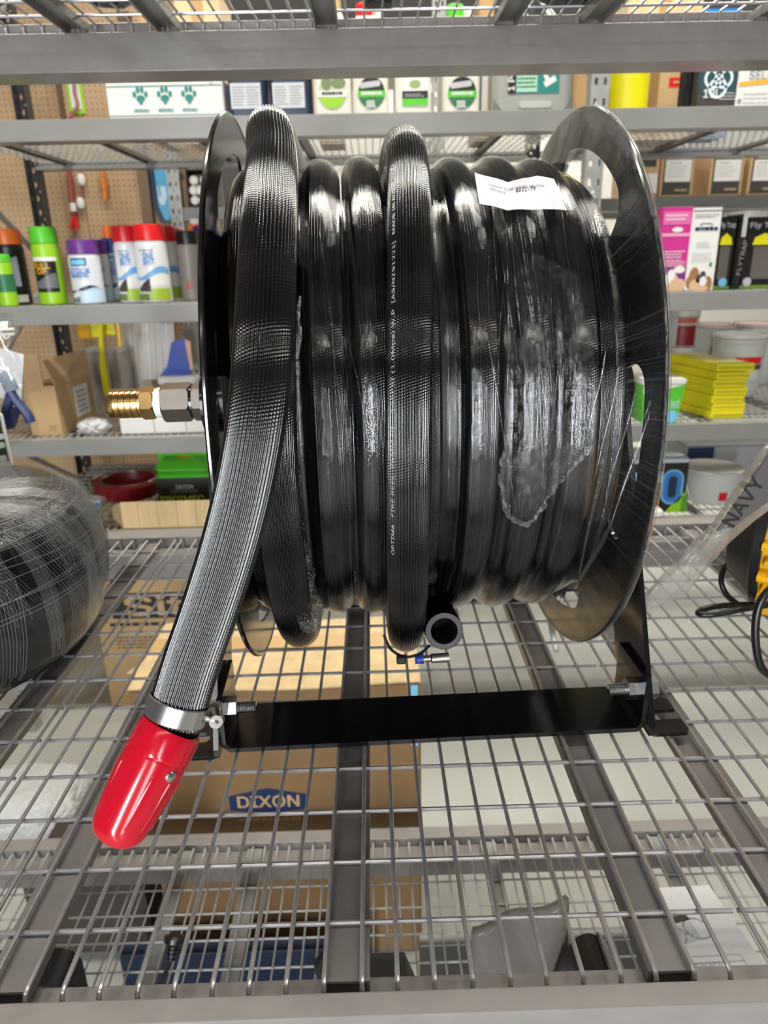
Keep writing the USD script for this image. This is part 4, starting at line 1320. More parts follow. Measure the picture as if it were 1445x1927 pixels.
# bubble wrap parcel at lower left
c = at(40, 1480, 1.66)
t = Thing('bubble_wrap_parcel', 'silvery bubble wrap parcel on the aisle floor seen below the black roll', 'parcel', (c[0], 1.66, 0))
bm = trimesh.creation.icosphere(5)
v = np.array(bm.vertices)
v = np.sign(v) * np.abs(v) ** 0.55
v = v * (1 + 0.10 * (meshkit.fbm(v * 4 + 9, 4, 71) - 0.5)[:, None])
dd = (meshkit.noise(v * 26, 72) - 0.5)[:, None] * 0.05
v = v * (1 + dd) * np.array([0.17, 0.12, 0.11])
v[:, 2] += 0.115
v[:, 2] = np.maximum(v[:, 2], 0.002)
t.add('bubble_wrap', trimesh.Trimesh(v, bm.faces, process=False), BUBBLE, smooth=True)
tq = tube([(0.17, 0.02, 0.09), (0.24, -0.02, 0.08), (0.30, -0.05, 0.07)], 0.055, 24)
t.add('cardboard_tube', tq, pm('pale_grey_tube', (0.55, 0.55, 0.53), 0.4), smooth=30)

# ------------------------------------------------------------------ in the aisle behind the rack
def carton_at(name, label, x0, x1, yf, dep, z0, z1, mat, cat='carton', bev=0.002, group=None):
    t = Thing(name, label, cat, ((x0 + x1) / 2, yf, z0), group=group)
    w = (x1 - x0) / 2
    t.w, t.h, t.d = w, z1 - z0, dep
    t.add('carton_body', bx(-w, w, 0, dep, 0.0005, z1 - z0, bev), mat, smooth=False)
    return t


zt = at(560, 1290, 1.28)[2]
dx0, dx1 = at(275, 1500, 1.28)[0], at(792, 1500, 1.28)[0]
t = Thing('tall_carton', 'large brown carton with blue hexagon emblem reading DIXON standing on the aisle floor', 'carton', ((dx0 + dx1) / 2, 1.28, 0))
w = (dx1 - dx0) / 2
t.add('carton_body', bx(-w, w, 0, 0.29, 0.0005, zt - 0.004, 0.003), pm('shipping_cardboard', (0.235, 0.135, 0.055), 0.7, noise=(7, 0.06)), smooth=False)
ff = np.zeros((2, 24, 3))
fl_ = [(-w, -w + 0.001)]
V = np.zeros((12, 30, 3))
for i, a in enumerate(np.linspace(0, 1, 12)):
    for j, b in enumerate(np.linspace(0, 1, 30)):
        V[i, j] = (-w + 2 * w * b, 0.29 * a - 0.004, zt - 0.003 + 0.007 * math.sin(b * 7 + 1) * (1 - a) * 0.7 + 0.003 * math.sin(9 * b) * a)
t.add('top_flap', sheet(V, 0.004), KRAFT_L, smooth=30)
t.add('packing_tape', bx(-w, w, 0.150, 0.205, zt + 0.0035, zt + 0.0042), pm('clear_brown_tape', (0.60, 0.40, 0.17), 0.25), smooth=False)
ec = t.local(at(505, 1508, 1.279))
hexw, hexh = 0.087, 0.036
em = Polygon([(-hexw, -hexh * 0.62), (0, -hexh), (hexw, -hexh * 0.62), (hexw, hexh * 0.45), (0, hexh), (-hexw, hexh * 0.45)])
e_ = t.add('emblem', ext(em, 0.0008, (ec[0], -0.0002, ec[2]), FX, FZ), pm('dixon_blue', (0.008, 0.026, 0.10), 0.5), smooth=False)
t.add('lettering', text('DIXON', 0.030, (ec[0], -0.0010, ec[2]), center=True, bold=True, width=0.138), KRAFT, parent=e_, smooth=False)
t.add('fine_print', lines(0.14, 0.016, 1, (ec[0] - 0.07, -0.0006, ec[2] - 0.060), rag=0.0, t=0.6, seed=12), KRAFT_D, smooth=False)
t.add('blue_strap', bx(w - 0.020, w - 0.006, -0.0012, -0.0004, zt - 0.16, zt - 0.006), SKY, smooth=False)
t.add('corner_tape', bx(w + 0.0004, w + 0.001, 0.0, 0.05, 0.02, zt - 0.01), KRAFT_L, smooth=False)

sx0, sx1 = at(188, 1200, 2.32)[0], at(402, 1200, 2.32)[0]
szt = ZD - 0.075
t = carton_at('printed_carton', 'brown carton with black SITE print standing under the far rack at left', sx0, sx1, 2.32, 0.4, 0.0, szt, KRAFT)
a, b = t.local(at(213, 1165, 2.32)), t.local(at(402, 1112, 2.32))
pb = t.add('print_panel', ext(sbox(a[0], a[2], b[0], b[2]), 0.0008, (0, -0.0002, 0), FX, FZ), INK, smooth=False)
t.add('lettering', text('Site', (b[2] - a[2]) * 0.74, (a[0] + 0.035, -0.001, a[2] + 0.012), bold=True, width=(b[0] - a[0]) * 0.86), KRAFT, parent=pb, smooth=False)
p = t.local(at(208, 1182, 2.32))
t.add('print_line', lines(0.21, 0.022, 1, (p[0], -0.0005, p[2]), rag=0.0, t=0.6, seed=11), INK, smooth=False)
p = t.local(at(222, 1222, 2.32))
t.add('fine_print', lines(0.16, 0.055, 4, (p[0], -0.0005, p[2]), seed=8), CHAR, smooth=False)
# its loose side flap catches the light
fA, fB, fC, fD = [t.local(at(*p)) for p in ((238, 1268, 2.20), (270, 1268, 2.20), (392, 1185, 2.30), (345, 1190, 2.30))]
t.add('carton_flap', sheet(np.array([[fA, fB], [fD, fC]]), 0.004), KRAFT_L, smooth=False)

# open tray carton on the far rack's lowest deck
ox0, ox1 = at(228, 960, 2.235)[0], at(402, 960, 2.235)[0]
zt = at(300, 944, 2.235)[2]
t = Thing('open_carton', 'open light brown carton with creased flap on the lowest far shelf at left', 'carton', ((ox0 + ox1) / 2, 2.235, ZD))
w = (ox1 - ox0) / 2
h = zt - ZD
t.add('front_flap', bx(-w, w, 0, 0.005, 0.001, h, 0.001), KRAFT_L, smooth=False)
t.add('side_flap', ext(Polygon([(0, 0.001), (0.13, 0.001), (0.13, h * 0.45), (0, h)]), 0.005, (-w - 0.001, 0.0, 0), (-0.55, 0.83, 0), FZ), KRAFT_L, smooth=False)
t.add('carton_body', bx(-w, w, 0.007, 0.15, 0.001, h * 0.5, 0.001), KRAFT, smooth=False)
for k in range(4):
    x = -w + 2 * w * (0.18 + 0.21 * k)
    t.add('crease', bx(x - 0.0008, x + 0.0008, -0.0008, 0.0, 0.003, h - 0.003), KRAFT_D, smooth=False)

# ------------------------------------------------------------------ stock on the far rack
def spot(px0, px1, pyt, z, Y):
    """Left and right x and the height over z of something whose front stands at Y."""
    py = pyt
    a, b = at(px0, py, Y), at(px1, py, Y)
    return a[0], b[0], at((px0 + px1) / 2, pyt, Y)[2] - z


def stocked(name, label, cat, px0, px1, pyt, z, Y, group=None, xref=None):
    a, b, h = spot(px0, px1, pyt, z, Y)
    if xref is not None:
        a, b = at(px0, xref, Y)[0], at(px1, xref, Y)[0]
    t = Thing(name, label, cat, ((a + b) / 2, Y, z), group=group)
    t.w, t.h = (b - a) / 2, h
    return t


def face(t, x0, x1, z0, z1, mat, name='printed_panel', y=-0.0004, r=0.0, th=0.0006, parent=None):
    """A printed area on the front face; x in -1..1 of the half width, z in 0..1 of the height."""
    a, b, c, d = x0 * t.w, z0 * t.h, x1 * t.w, z1 * t.h
    p = rrect(a, b, c, d, r) if r else sbox(a, b, c, d)
    return t.add(name, ext(p, th, (0, y, 0), FX, FZ), mat, smooth=False, parent=parent)


def words(t, s, x, z, h, mat, width=None, y=-0.0010, bold=True, parent=None):
    return t.add('lettering', text(s, h, (x * t.w, y, z * t.h), bold=bold, center=True, width=width), mat, smooth=False, parent=parent)


def fine(t, x0, x1, z0, z1, n, mat, seed=1, y=-0.0010, parent=None):
    return t.add('fine_print', lines((x1 - x0) * t.w, (z1 - z0) * t.h, n, (x0 * t.w, y, z0 * t.h), seed=seed), mat, smooth=False, parent=parent)


def box_item(t, dep, mat, bev=0.002, name='box_body', lid=None):
    t.add(name, bx(-t.w, t.w, 0, dep, 0.0005, t.h, bev), mat, smooth=False)
    if lid:
        t.add('box_top', bx(-t.w, t.w, 0, dep, t.h + 0.0002, t.h + 0.0012), lid, smooth=False)
    return t


# --- top shelf, left to right
t = stocked('paw_print_box', 'long white box with three green paw prints on the top far shelf', 'box', 196, 416, 146, ZA, 2.235)
box_item(t, 0.24, WHITE_CARD)
for z0 in (0.10, 0.80):
    face(t, -0.99, 0.99, z0, z0 + 0.018, TEAL, 'printed_line')
for k in range(3):
    cx = (-0.42 + 0.42 * k) * t.w
    hz = t.h * 0.56
    s = t.h * 0.0105 / 0.0105
    u = t.h * 0.21
    paw = [ell(cx, hz - 0.25 * u, 0.55 * u, 0.42 * u), ell(cx - 0.75 * u, hz + 0.25 * u, 0.24 * u, 0.36 * u), ell(cx - 0.27 * u, hz + 0.75 * u, 0.23 * u, 0.38 * u), ell(cx + 0.27 * u, hz + 0.75 * u, 0.23 * u, 0.38 * u), ell(cx + 0.75 * u, hz + 0.25 * u, 0.24 * u, 0.36 * u), ell(cx, hz - 0.75 * u, 0.2 * u, 0.2 * u)]
    p = t.add('paw_print', ext(unary_union(paw), 0.0006, (0, -0.0004, 0), FX, FZ), TEAL, smooth=False)
    t.add('lettering', text('abbey', t.h * 0.085, (cx, -0.0006, t.h * 0.235), center=True, bold=True, width=t.w * 0.27), TEAL, smooth=False)
t.add('tuck_hole', lathe([(0, 0), (0.006, 0), (0.006, 0.0008), (0, 0.0008)], 16, 'y', (t.w * 0.82, -0.0009, t.h * 0.89)), pm('pale_grey', (0.62, 0.62, 0.58), 0.4))


def jerry(label, px0, px1, pyt, mat, Y=2.25, capm=None, dep=0.16, cat='jerry can', name='jerry_can', handle=True):
    """Square plastic container: rounded body, sloped shoulder, handle and screw cap."""
    t = stocked(name, label, cat, px0, px1, pyt, ZA, Y)
    w, h = t.w, t.h
    hb = h * 0.76
    o = rrect(-w, 0, w, dep, min(w, dep) * 0.25)
    rings = []
    for z, s in ((0.001, 0.95), (0.008, 1.0), (hb * 0.97, 1.0), (hb, 0.985), (h * 0.86, 0.72), (h * 0.87, 0.60)):
        c = np.array(affinity.scale(o, s, s).simplify(0.0008).exterior.coords)[:-1]
        rings.append((c, z))
    n = len(rings[0][0])
    base = np.array(o.simplify(0.0008).exterior.coords)[:-1]
    cen = base.mean(0)
    V = np.array([np.column_stack([cen + (base - cen) * s, np.full(len(base), z)]) for z, s in ((0.001, 0.95), (0.008, 1.0), (hb * 0.97, 1.0), (hb, 0.985), (h * 0.86, 0.72), (h * 0.87, 0.60))])
    t.add('container_body', grid_tube(V), mat, smooth=40)
    if capm:
        t.add('screw_cap', lathe([(0.0, h * 0.86), (0.022, h * 0.86), (0.024, h * 0.875), (0.024, h * 0.97), (0.021, h), (0.0, h)], 24, 'z', (-w * 0.25, dep * 0.45, 0)), capm)
    if handle:
        t.add('carry_handle', tube(smoothpath([(w * 0.62, dep * 0.5, h * 0.80), (w * 0.45, dep * 0.5, h * 0.95), (w * 0.15, dep * 0.5, h * 0.94), (w * 0.05, dep * 0.5, h * 0.86)], 20), 0.010, 10), mat)
    t.hb = hb
    return t


def oval_label(t, x, z, a, b, base, low, band, s=None, band_z=0.0, inkm=INK):
    e0 = ell(x * t.w, z * t.h, a, b, 14)
    lp_ = t.add('oval_label', ext(e0, 0.0006, (0, -0.0004, 0), FX, FZ), base, smooth=False)
    lo = e0.intersection(sbox(-1, -1, 1, z * t.h - b * 0.25))
    t.add('label_base', ext(lo, 0.0006, (0, -0.0009, 0), FX, FZ), low, parent=lp_, smooth=False)
    bd = sbox(x * t.w - a * 1.05, z * t.h - b * 0.28, x * t.w + a * 1.05, z * t.h + b * 0.12)
    t.add('label_band', ext(bd.intersection(e0.buffer(a * 0.06)), 0.0006, (0, -0.0014, 0), FX, FZ), band, parent=lp_, smooth=False)
    if s:
        t.add('lettering', text(s, b * 0.24, (x * t.w, -0.0022, z * t.h - b * 0.08), center=True, bold=True, width=a * 1.6), inkm, parent=lp_, smooth=False)
    else:
        t.add('fine_print', lines(a * 1.5, b * 0.24, 1, (x * t.w - a * 0.75, -0.0022, z * t.h - b * 0.2), rag=0, t=0.7, seed=3), inkm, parent=lp_, smooth=False)
    return lp_


for i, (a, b, lb) in enumerate(((419, 492, 'navy blue jerry can with white data label beside the paw print box'), (500, 577, 'navy blue jerry can with white data label next to the cream jugs'))):
    t = jerry(lb, a, b, 60, NAVY, capm=BLACKC)
    l = face(t, -0.86, 0.74, 0.12, 0.42, pm('data_label', (0.62, 0.64, 0.66), 0.5), 'label')
    fine(t, -0.76, -0.1, 0.15, 0.39, 7, GREYINK, seed=21 + i, parent=l)
    fine(t, 0.0, 0.66, 0.15, 0.39, 7, GREYINK, seed=31 + i, parent=l)
for i, (a, b, top_, capm, lb) in enumerate(((580, 656, 2, GREEN, 'cream jug with white and lime oval label and green cap'), (658, 728, -8, REDP, 'cream jug with dark oval label and red cap'), (741, 812, 30, LIME, 'cream jug with square black and green label'), (834, 907, -6, GREEN, 'cream jug with dark oval label right of the slotted post, green handle'))):
    t = jerry(lb, a, b, top_, CREAM, capm=capm, dep=0.15)
    f0 = (at((a + b) / 2, 207, 2.25)[2] - ZA) / t.h
    f1 = (at((a + b) / 2, 146, 2.25)[2] - ZA) / t.h
    zc = (f0 + f1) / 2 + 0.01
    hh = (f1 - f0) * t.h
    if i == 0:
        oval_label(t, 0.0, zc, t.w * 0.70, hh * 0.50, pm('sage_label', (0.55, 0.62, 0.40), 0.5), LIME, WHITE_CARD)
        t.add('emblem', ext(unary_union([ell(-0.015, zc * t.h + hh * 0.3, 0.014, 0.018), ell(0.018, zc * t.h + hh * 0.3, 0.02, 0.013)]), 0.0006, (0, -0.0011, 0), FX, FZ), pm('olive_ink', (0.2, 0.26, 0.12), 0.5), smooth=False)
    elif i == 2:
        l = face(t, -0.6, 0.8, zc - 0.11, zc + 0.2, WHITE_CARD, 'label', r=0.004)
        face(t, -0.6, 0.8, zc - 0.09, zc + 0.02, BLACKC, 'label_band', y=-0.0010, parent=l)
        face(t, -0.6, 0.8, zc - 0.13, zc - 0.06, GREEN, 'label_base', y=-0.0015, parent=l)
        fine(t, -0.45, 0.6, zc - 0.045, zc - 0.005, 2, PALEINK, seed=5, y=-0.0018, parent=l)
        t.add('emblem', ext(ell(0.1 * t.w, (zc + 0.09) * t.h, 0.016, 0.010), 0.0006, (0, -0.0011, 0), FX, FZ), pm('leaf_ink', (0.3, 0.42, 0.14), 0.5), parent=l, smooth=False)
    else:
        l = oval_label(t, 0.05, zc, t.w * 0.74, hh * 0.50, BLACKC, DGREEN, GREEN, inkm=WHITE_CARD)
        t.add('barcode', ext(unary_union([sbox(-0.012 + 0.0026 * k, zc * t.h - hh * 0.42, -0.0105 + 0.0026 * k, zc * t.h - hh * 0.24) for k in range(9)] + [sbox(-0.014, zc * t.h - hh * 0.46, 0.014, zc * t.h - hh * 0.43)]), 0.0006, (0, -0.0024, 0), FX, FZ), WHITE_CARD, parent=l, smooth=False)
        t.add('brand_swash', ext(affinity.rotate(rrect(-t.w * 0.6, zc * t.h + hh * 0.16, t.w * 0.55, zc * t.h + hh * 0.34, 0.005), 6), 0.0006, (0, -0.0014, 0), FX, FZ), PALEINK, parent=l, smooth=False)
t = stocked('white_bottle_box', 'narrow white and tan carton edge beside the grey jerry can', 'box', 909, 924, 60, ZA, 2.30)
box_item(t, 0.2, WHITE_CARD)
t.add('box_edge', bx(t.w * 0.5, t.w, -0.001, 0.002, 0.002, t.h, 0.0003), KRAFT, smooth=False)

t = jerry('wide grey jerry can with teal and mint pour label', 931, 1091, 6, GREYCAN, capm=WHITE, dep=0.2)
zz = (at(1000, 176, 2.25)[2] - ZA)
z1 = (at(1000, 138, 2.25)[2] - ZA)
l = t.add('label', ext(sbox(-0.62 * t.w, zz, 0.62 * t.w, z1 + 0.02), 0.0008, (0, -0.0004, 0), FX, FZ), TEAL, smooth=False)
t.add('mint_panel', ext(sbox(-0.42 * t.w, zz + 0.004, 0.08 * t.w, z1 + 0.015), 0.0006, (0, -0.0012, 0), FX, FZ), MINT, parent=l, smooth=False)
t.add('black_strip', ext(sbox(-0.62 * t.w, zz, -0.44 * t.w, z1 + 0.02), 0.0006, (0, -0.0012, 0), FX, FZ), BLACKC, parent=l, smooth=False)
t.add('lettering', text('1 POUR', 0.017, (-0.475 * t.w, -0.002, zz + 0.005), (0, 0, 1), (-1, 0, 0), bold=True), WHITE_CARD, parent=l, smooth=False)
t.add('fine_print', lines(0.46 * t.w, 0.05, 5, (-0.40 * t.w, -0.002, zz + 0.012), seed=9), DGREEN, parent=l, smooth=False)
t.add('pouring_picture', ext(affinity.rotate(unary_union([sbox(0.2 * t.w, zz + 0.02, 0.5 * t.w, zz + 0.035), sbox(0.26 * t.w, zz + 0.03, 0.36 * t.w, zz + 0.055)]), 28), 0.0006, (0, -0.0012, 0), FX, FZ), WHITE_CARD, parent=l, smooth=False)
t.add('moulded_slot', ext(rrect(-0.34 * t.w, max(zz - 0.036, 0.006), 0.44 * t.w, max(zz - 0.036, 0.006) + 0.018, 0.008), 0.004, (0, 0.0, 0), FX, FZ), pm('pale_jerry_plastic', (0.48, 0.49, 0.46), 0.4), smooth=False)
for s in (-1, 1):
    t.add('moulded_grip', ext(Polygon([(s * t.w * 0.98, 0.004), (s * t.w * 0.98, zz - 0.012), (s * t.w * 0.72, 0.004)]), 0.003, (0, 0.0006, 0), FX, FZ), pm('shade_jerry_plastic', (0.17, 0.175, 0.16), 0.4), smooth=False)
t = stocked('brown_box', 'small brown cardboard box behind the grey jerry can', 'box', 1078, 1112, 140, ZA, 2.44)
box_item(t, 0.2, KRAFT)


def bucket(t, R, h, mat, lidm, lid=True, taper=0.9, y=None, rim=True, n=44):
    y = R if y is None else y
    t.add('bucket_body', lathe([(0, 0.001), (R * taper * 0.97, 0.001), (R * taper, 0.004), (R * 0.985, h * 0.86), (R * 0.985, h * 0.88), (R * 1.02, h * 0.885), (R * 1.02, h * 0.93), (R * 0.99, h * 0.935), (0, h * 0.935)], n, 'z', (0, y, 0)), mat, smooth=35)
    if lid:
        t.add('bucket_lid', lathe([(0, h * 0.94), (R * 1.03, h * 0.94), (R * 1.045, h * 0.955), (R * 1.045, h * 0.985), (R * 1.02, h), (R * 0.93, h), (R * 0.91, h * 0.975), (0, h * 0.975)], n, 'z', (0, y, 0)), lidm, smooth=35)


t = stocked('yellow_bucket', 'plain bright yellow bucket on the top far shelf right of the post', 'bucket', 1146, 1235, 70, ZA, 2.24, xref=170)
bucket(t, t.w, t.h, YELLOW, YELLOW, taper=0.97)
t.add('moulded_tab', bx(t.w * 0.30, t.w * 0.36, 0.0, 0.012, t.h * 0.60, t.h * 0.68, 0.001), YELLOW)
t.add('moulded_tab', bx(t.w * 0.46, t.w * 0.52, 0.003, 0.016, t.h * 0.60, t.h * 0.68, 0.001), YELLOW)
t = stocked('red_logo_carton', 'brown carton with small red emblem between the yellow bucket and black box', 'carton', 1239, 1278, 90, ZA, 2.30, xref=170)
box_item(t, 0.3, KRAFT)
q = t.local(at(1264, 155, 2.30))
t.add('emblem', ext(unary_union([sbox(-0.008, -0.012, 0.022, 0.012)]).difference(sbox(0.004, -0.002, 0.03, 0.005)), 0.0008, (q[0], -0.0004, q[2]), FX, FZ), REDP, smooth=False)
t = stocked('black_mesh_pack', 'glossy black pack left of the black ring-printed box', 'pack', 1284, 1302, 100, ZA, 2.28, xref=170)
box_item(t, 0.2, pm('gloss_black_film', (0.015, 0.015, 0.016), 0.2, bump=(35, 0.5, 0.01)), bev=0.006)
t = stocked('ring_print_box', 'black box printed with glowing white rings marked 19L', 'box', 1314, 1386, 70, ZA, 2.24, xref=170)
box_item(t, 0.22, CHAR)
q = t.local(at(1351, 152, 2.24))
rg = [ell(q[0] + a, q[2] + b, 0.026, 0.026, 16).difference(ell(q[0] + a, q[2] + b, 0.019, 0.019, 16)) for a, b in ((-0.013, 0.006), (0.015, 0.006), (0.001, -0.018), (0.0, 0.04))]
halo = ell(q[0], q[2] + 0.004, 0.055, 0.05, 16).difference(unary_union(rg))
t.add('ring_glow', ext(ell(q[0], q[2] + 0.004, 0.056, 0.050, 16), 0.0005, (0, -0.0003, 0), FX, FZ), pm('dim_cyan_print', (0.03, 0.075, 0.09), 0.4), smooth=False)
for r_ in rg:
    t.add('printed_ring', ext(r_, 0.0006, (0, -0.0010, 0), FX, FZ), pm('ice_white', (0.78, 0.9, 0.93), 0.4), smooth=False)
t.add('lettering', text('19L', 0.020, (-t.w * 0.78, -0.0008, 0.028), bold=True), WHITE_CARD, smooth=False)
t.add('fine_print', lines(0.05, 0.022, 3, (t.w * 0.15, -0.0008, 0.02), seed=2), PALEINK, smooth=False)
t = stocked('orange_band_box', 'white box with orange band reading SELO at the right edge', 'box', 1387, 1478, 70, ZA, 2.235, xref=170)
box_item(t, 0.24, WHITE_CARD)
q = t.local(at(1388, 158, 2.235))
t.add('printed_band', ext(affinity.translate(Polygon([(0.0, -0.006), (0.10, 0.0), (0.15, 0.0), (0.15, 0.014), (0.10, 0.013), (0.0, 0.004)]), 0, 0), 0.0006, (q[0] + 0.003, -0.0004, q[2]), FX, FZ), pm('orange_band', (0.85, 0.47, 0.05), 0.4), smooth=False)
q = t.local(at(1408, 149, 2.235))
t.add('lettering', text('SELOV', 0.021, (q[0], -0.0006, q[2]), width=0.09), GREYINK, smooth=False)
t.add('fine_print', lines(0.10, 0.032, 3, (q[0] - 0.008, -0.0006, q[2] - 0.062), rag=0.1, seed=3), PALEINK, smooth=False)
t.add('emblem', ext(ell(-t.w * 0.86, t.h * 0.03 + 0.012, 0.006, 0.006), 0.0006, (0, -0.0004, 0), FX, FZ), GREYINK, smooth=False)
t = stocked('blue_lid_tub', 'bright blue box top seen above the overhead beam at right', 'box', 1330, 1395, 16, ZA, 2.75, xref=40)
box_item(t, 0.15, pm('vivid_blue', (0.02, 0.25, 0.68), 0.35))
t.add('white_tab', bx(-0.02, 0.02, -0.001, 0.01, t.h - 0.035, t.h - 0.012, 0.001), WHITE)
for i, (a, b, top_, Y_, lb) in enumerate(((262, 300, 18, 2.62, 'tall brown carton high behind the paw print box'), (330, 425, -20, 2.66, 'tall tan carton at the back of the top shelf behind the paw print box'), (1180, 1330, -12, 2.78, 'wide pale timber-toned carton behind the yellow bucket'), (590, 650, -30, 2.7, 'brown carton at the back behind the cream jugs'), (900, 940, -10, 2.7, 'brown carton at the back behind the grey jerry can'))):
    t = stocked('stock_carton', lb, 'carton', a, b - 10, top_, ZA, Y_, xref=40)
    box_item(t, 0.22, (KRAFT, KRAFT_L, KRAFT_L, KRAFT, KRAFT_D)[i])
    t.add('packing_tape', bx(-0.02, 0.02, -0.0008, 0.0002, 0.01, t.h - 0.001), pm('tan_tape', (0.52, 0.32, 0.14), 0.3), smooth=False)

# --- second shelf: spray cans
def can(label, pxc, pyt, R, Y, body, capm, capf=0.2, z=ZB, group=None, name='spray_can', pyref=500, style=None):
    p = at(pxc, pyref, Y)
    h = at(pxc, pyt, Y)[2] - z
    t = Thing(name, label, 'spray can', (p[0], Y + R, z), group=group)
    hb = h * (1 - capf)
    t.R, t.h, t.w = R, h, R
    t.add('can_body', lathe([(0, 0.001), (R * 0.93, 0.001), (R, 0.004), (R, hb - 0.012), (R * 0.93, hb - 0.003), (R * 0.93, hb), (0, hb)], 36), body, smooth=40)
    t.add('spray_cap', lathe([(0, hb + 0.0005), (R * 0.97, hb + 0.0005), (R * 0.99, hb + 0.004), (R * 0.96, h - 0.006), (R * 0.91, h), (0, h)], 36), capm, smooth=40)
    return t


def wrap_band(t, name, z0, z1, mat, a0=-180, a1=180, lift=0.0004, wave=0.0, parent=None, n=37, ph=0.0):
    """A printed area wrapped round the can; angle 0 looks at the aisle."""
    a = np.radians(np.linspace(a0, a1, n))
    up = z1 + wave * np.sin(2 * a + ph)
    r = t.R + lift
    V = np.array([np.stack([r * np.sin(a), -r * np.cos(a), z0 + 0 * a], -1), np.stack([r * np.sin(a), -r * np.cos(a), up], -1)])
    return t.add(name, sheet(V, 0.0003), mat, smooth=False, parent=parent)


def can_text(t, s, h, z, mat, a=0, lift=0.0010, width=None):
    m = text(s, h, (0, 0, z), center=True, bold=True, width=width).subdivide_to_size(0.006)
    v = np.array(m.vertices)
    an = v[:, 0] / t.R + math.radians(a)
    r = t.R + lift - v[:, 1]
    return t.add('lettering', trimesh.Trimesh(np.stack([r * np.sin(an), -r * np.cos(an), v[:, 2]], -1), m.faces, process=False), mat, smooth=False)


t = can('black spray can with orange cap at the far left edge of the second shelf', 10, 430, 0.042, 2.30, BLACKC, ORANGE, 0.20)
wrap_band(t, 'flower_print', t.h * 0.25, t.h * 0.55, pm('lilac_print', (0.5, 0.52, 0.72), 0.5), 5, 50, wave=0.02)
wrap_band(t, 'white_base', 0.008, 0.03, WHITE_CARD, -60, 70)
t = can('short green and white spray can in front of the black orange-capped can', -4, 478, 0.026, 2.235, LIME, GREEN, 0.15)
wrap_band(t, 'printed_band', t.h * 0.28, t.h * 0.62, DGREEN)
t = can('lime spray can with bright green cap and black label', 80, 426, 0.040, 2.26, LIME, GREEN, 0.205)
wrap_band(t, 'white_band', t.h * 0.57, t.h * 0.62, WHITE_CARD, -55, 60)
wrap_band(t, 'label', t.h * 0.17, t.h * 0.565, BLACKC, -50, 55)
wrap_band(t, 'car_picture', t.h * 0.22, t.h * 0.36, pm('mid_grey_print', (0.16, 0.16, 0.17), 0.4), -46, 50, lift=0.0009, wave=0.012)
can_text(t, 'FULL', 0.016, t.h * 0.51, AMBER, a=-8)
can_text(t, 'OF', 0.016, t.h * 0.44, AMBER, a=-8)


def fence_can(label, pxc, pyt, R, Y, capm, group=None, name='spray_can', body=None):
    t = can(label, pxc, pyt, R, Y, body or pm('pearl_white', (0.74, 0.77, 0.80), 0.3), capm, 0.225, group=group, name=name)
    wrap_band(t, 'blue_shield', t.h * 0.60, t.h * 0.72, pm('shield_blue', (0.02, 0.12, 0.30), 0.4), -38, 26)
    wrap_band(t, 'sky_band', t.h * 0.62, t.h * 0.69, SKY, -32, 20, lift=0.0009)
    can_text(t, 'STOCK', 0.014, t.h * 0.53, BLUE, a=-6)
    can_text(t, 'MARK', 0.014, t.h * 0.46, BLUE, a=-6)
    wrap_band(t, 'dark_swoosh', t.h * 0.22, t.h * 0.235, NAVY, -70, 70, wave=0.012, ph=0.6)
    wrap_band(t, 'pale_base', 0.006, t.h * 0.20, PALEB, -10, 80, wave=0.012)
    wrap_band(t, 'grey_corner', 0.006, t.h * 0.16, pm('grey_corner_print', (0.20, 0.23, 0.27), 0.4), -85, -15, wave=0.01)
    return t


fence_can('white spray can with purple cap and blue shield label, in front', 149, 450, 0.046, 2.245, PURPLE)
fence_can('white spray can with purple cap half hidden behind another', 177, 451, 0.035, 2.36, PURPLE)
fence_can('white spray can with dark blue cap and blue shield label', 208, 448, 0.034, 2.43, pm('blue_cap', (0.01, 0.03, 0.30), 0.35), body=pm('grey_pearl', (0.45, 0.48, 0.52), 0.35))
t = can('slim spray can with orange pointed nozzle behind the blue-capped can', 208, 425, 0.018, 2.55, pm('grey_pearl', (0.45, 0.48, 0.52), 0.35), ORANGE, 0.22)


def meadow_can(label, pxc, pyt, R, Y, group=None):
    t = can(label, pxc, pyt, R, Y, pm('gloss_white_can', (0.78, 0.79, 0.80), 0.28), REDP, 0.205, group=group)
    can_text(t, 'ONE', 0.018, t.h * 0.61, BLUE, a=2, width=0.030)
    can_text(t, 'SHOT', 0.016, t.h * 0.53, BLUE, a=2, width=0.034)
    wrap_band(t, 'small_print', t.h * 0.67, t.h * 0.685, GREYINK, -30, 22)
    wrap_band(t, 'sky_print', t.h * 0.30, t.h * 0.40, pm('sky_print', (0.16, 0.40, 0.74), 0.4), -80, 80, wave=0.016)
    wrap_band(t, 'cloud_print', t.h * 0.22, t.h * 0.33, WHITE_CARD, -80, 80, lift=0.0008, wave=0.012)
    wrap_band(t, 'cattle_print', t.h * 0.15, t.h * 0.25, pm('cattle_print', (0.06, 0.05, 0.045), 0.4), -50, 0, lift=0.0012, wave=0.02, ph=1.0)
    wrap_band(t, 'meadow_print', 0.008, t.h * 0.19, pm('meadow_green', (0.36, 0.52, 0.04), 0.4), -5, 75, lift=0.0012)
    wrap_band(t, 'meadow_print', 0.008, t.h * 0.12, pm('meadow_shade', (0.16, 0.20, 0.05), 0.4), -75, -8, lift=0.0012)
    return t


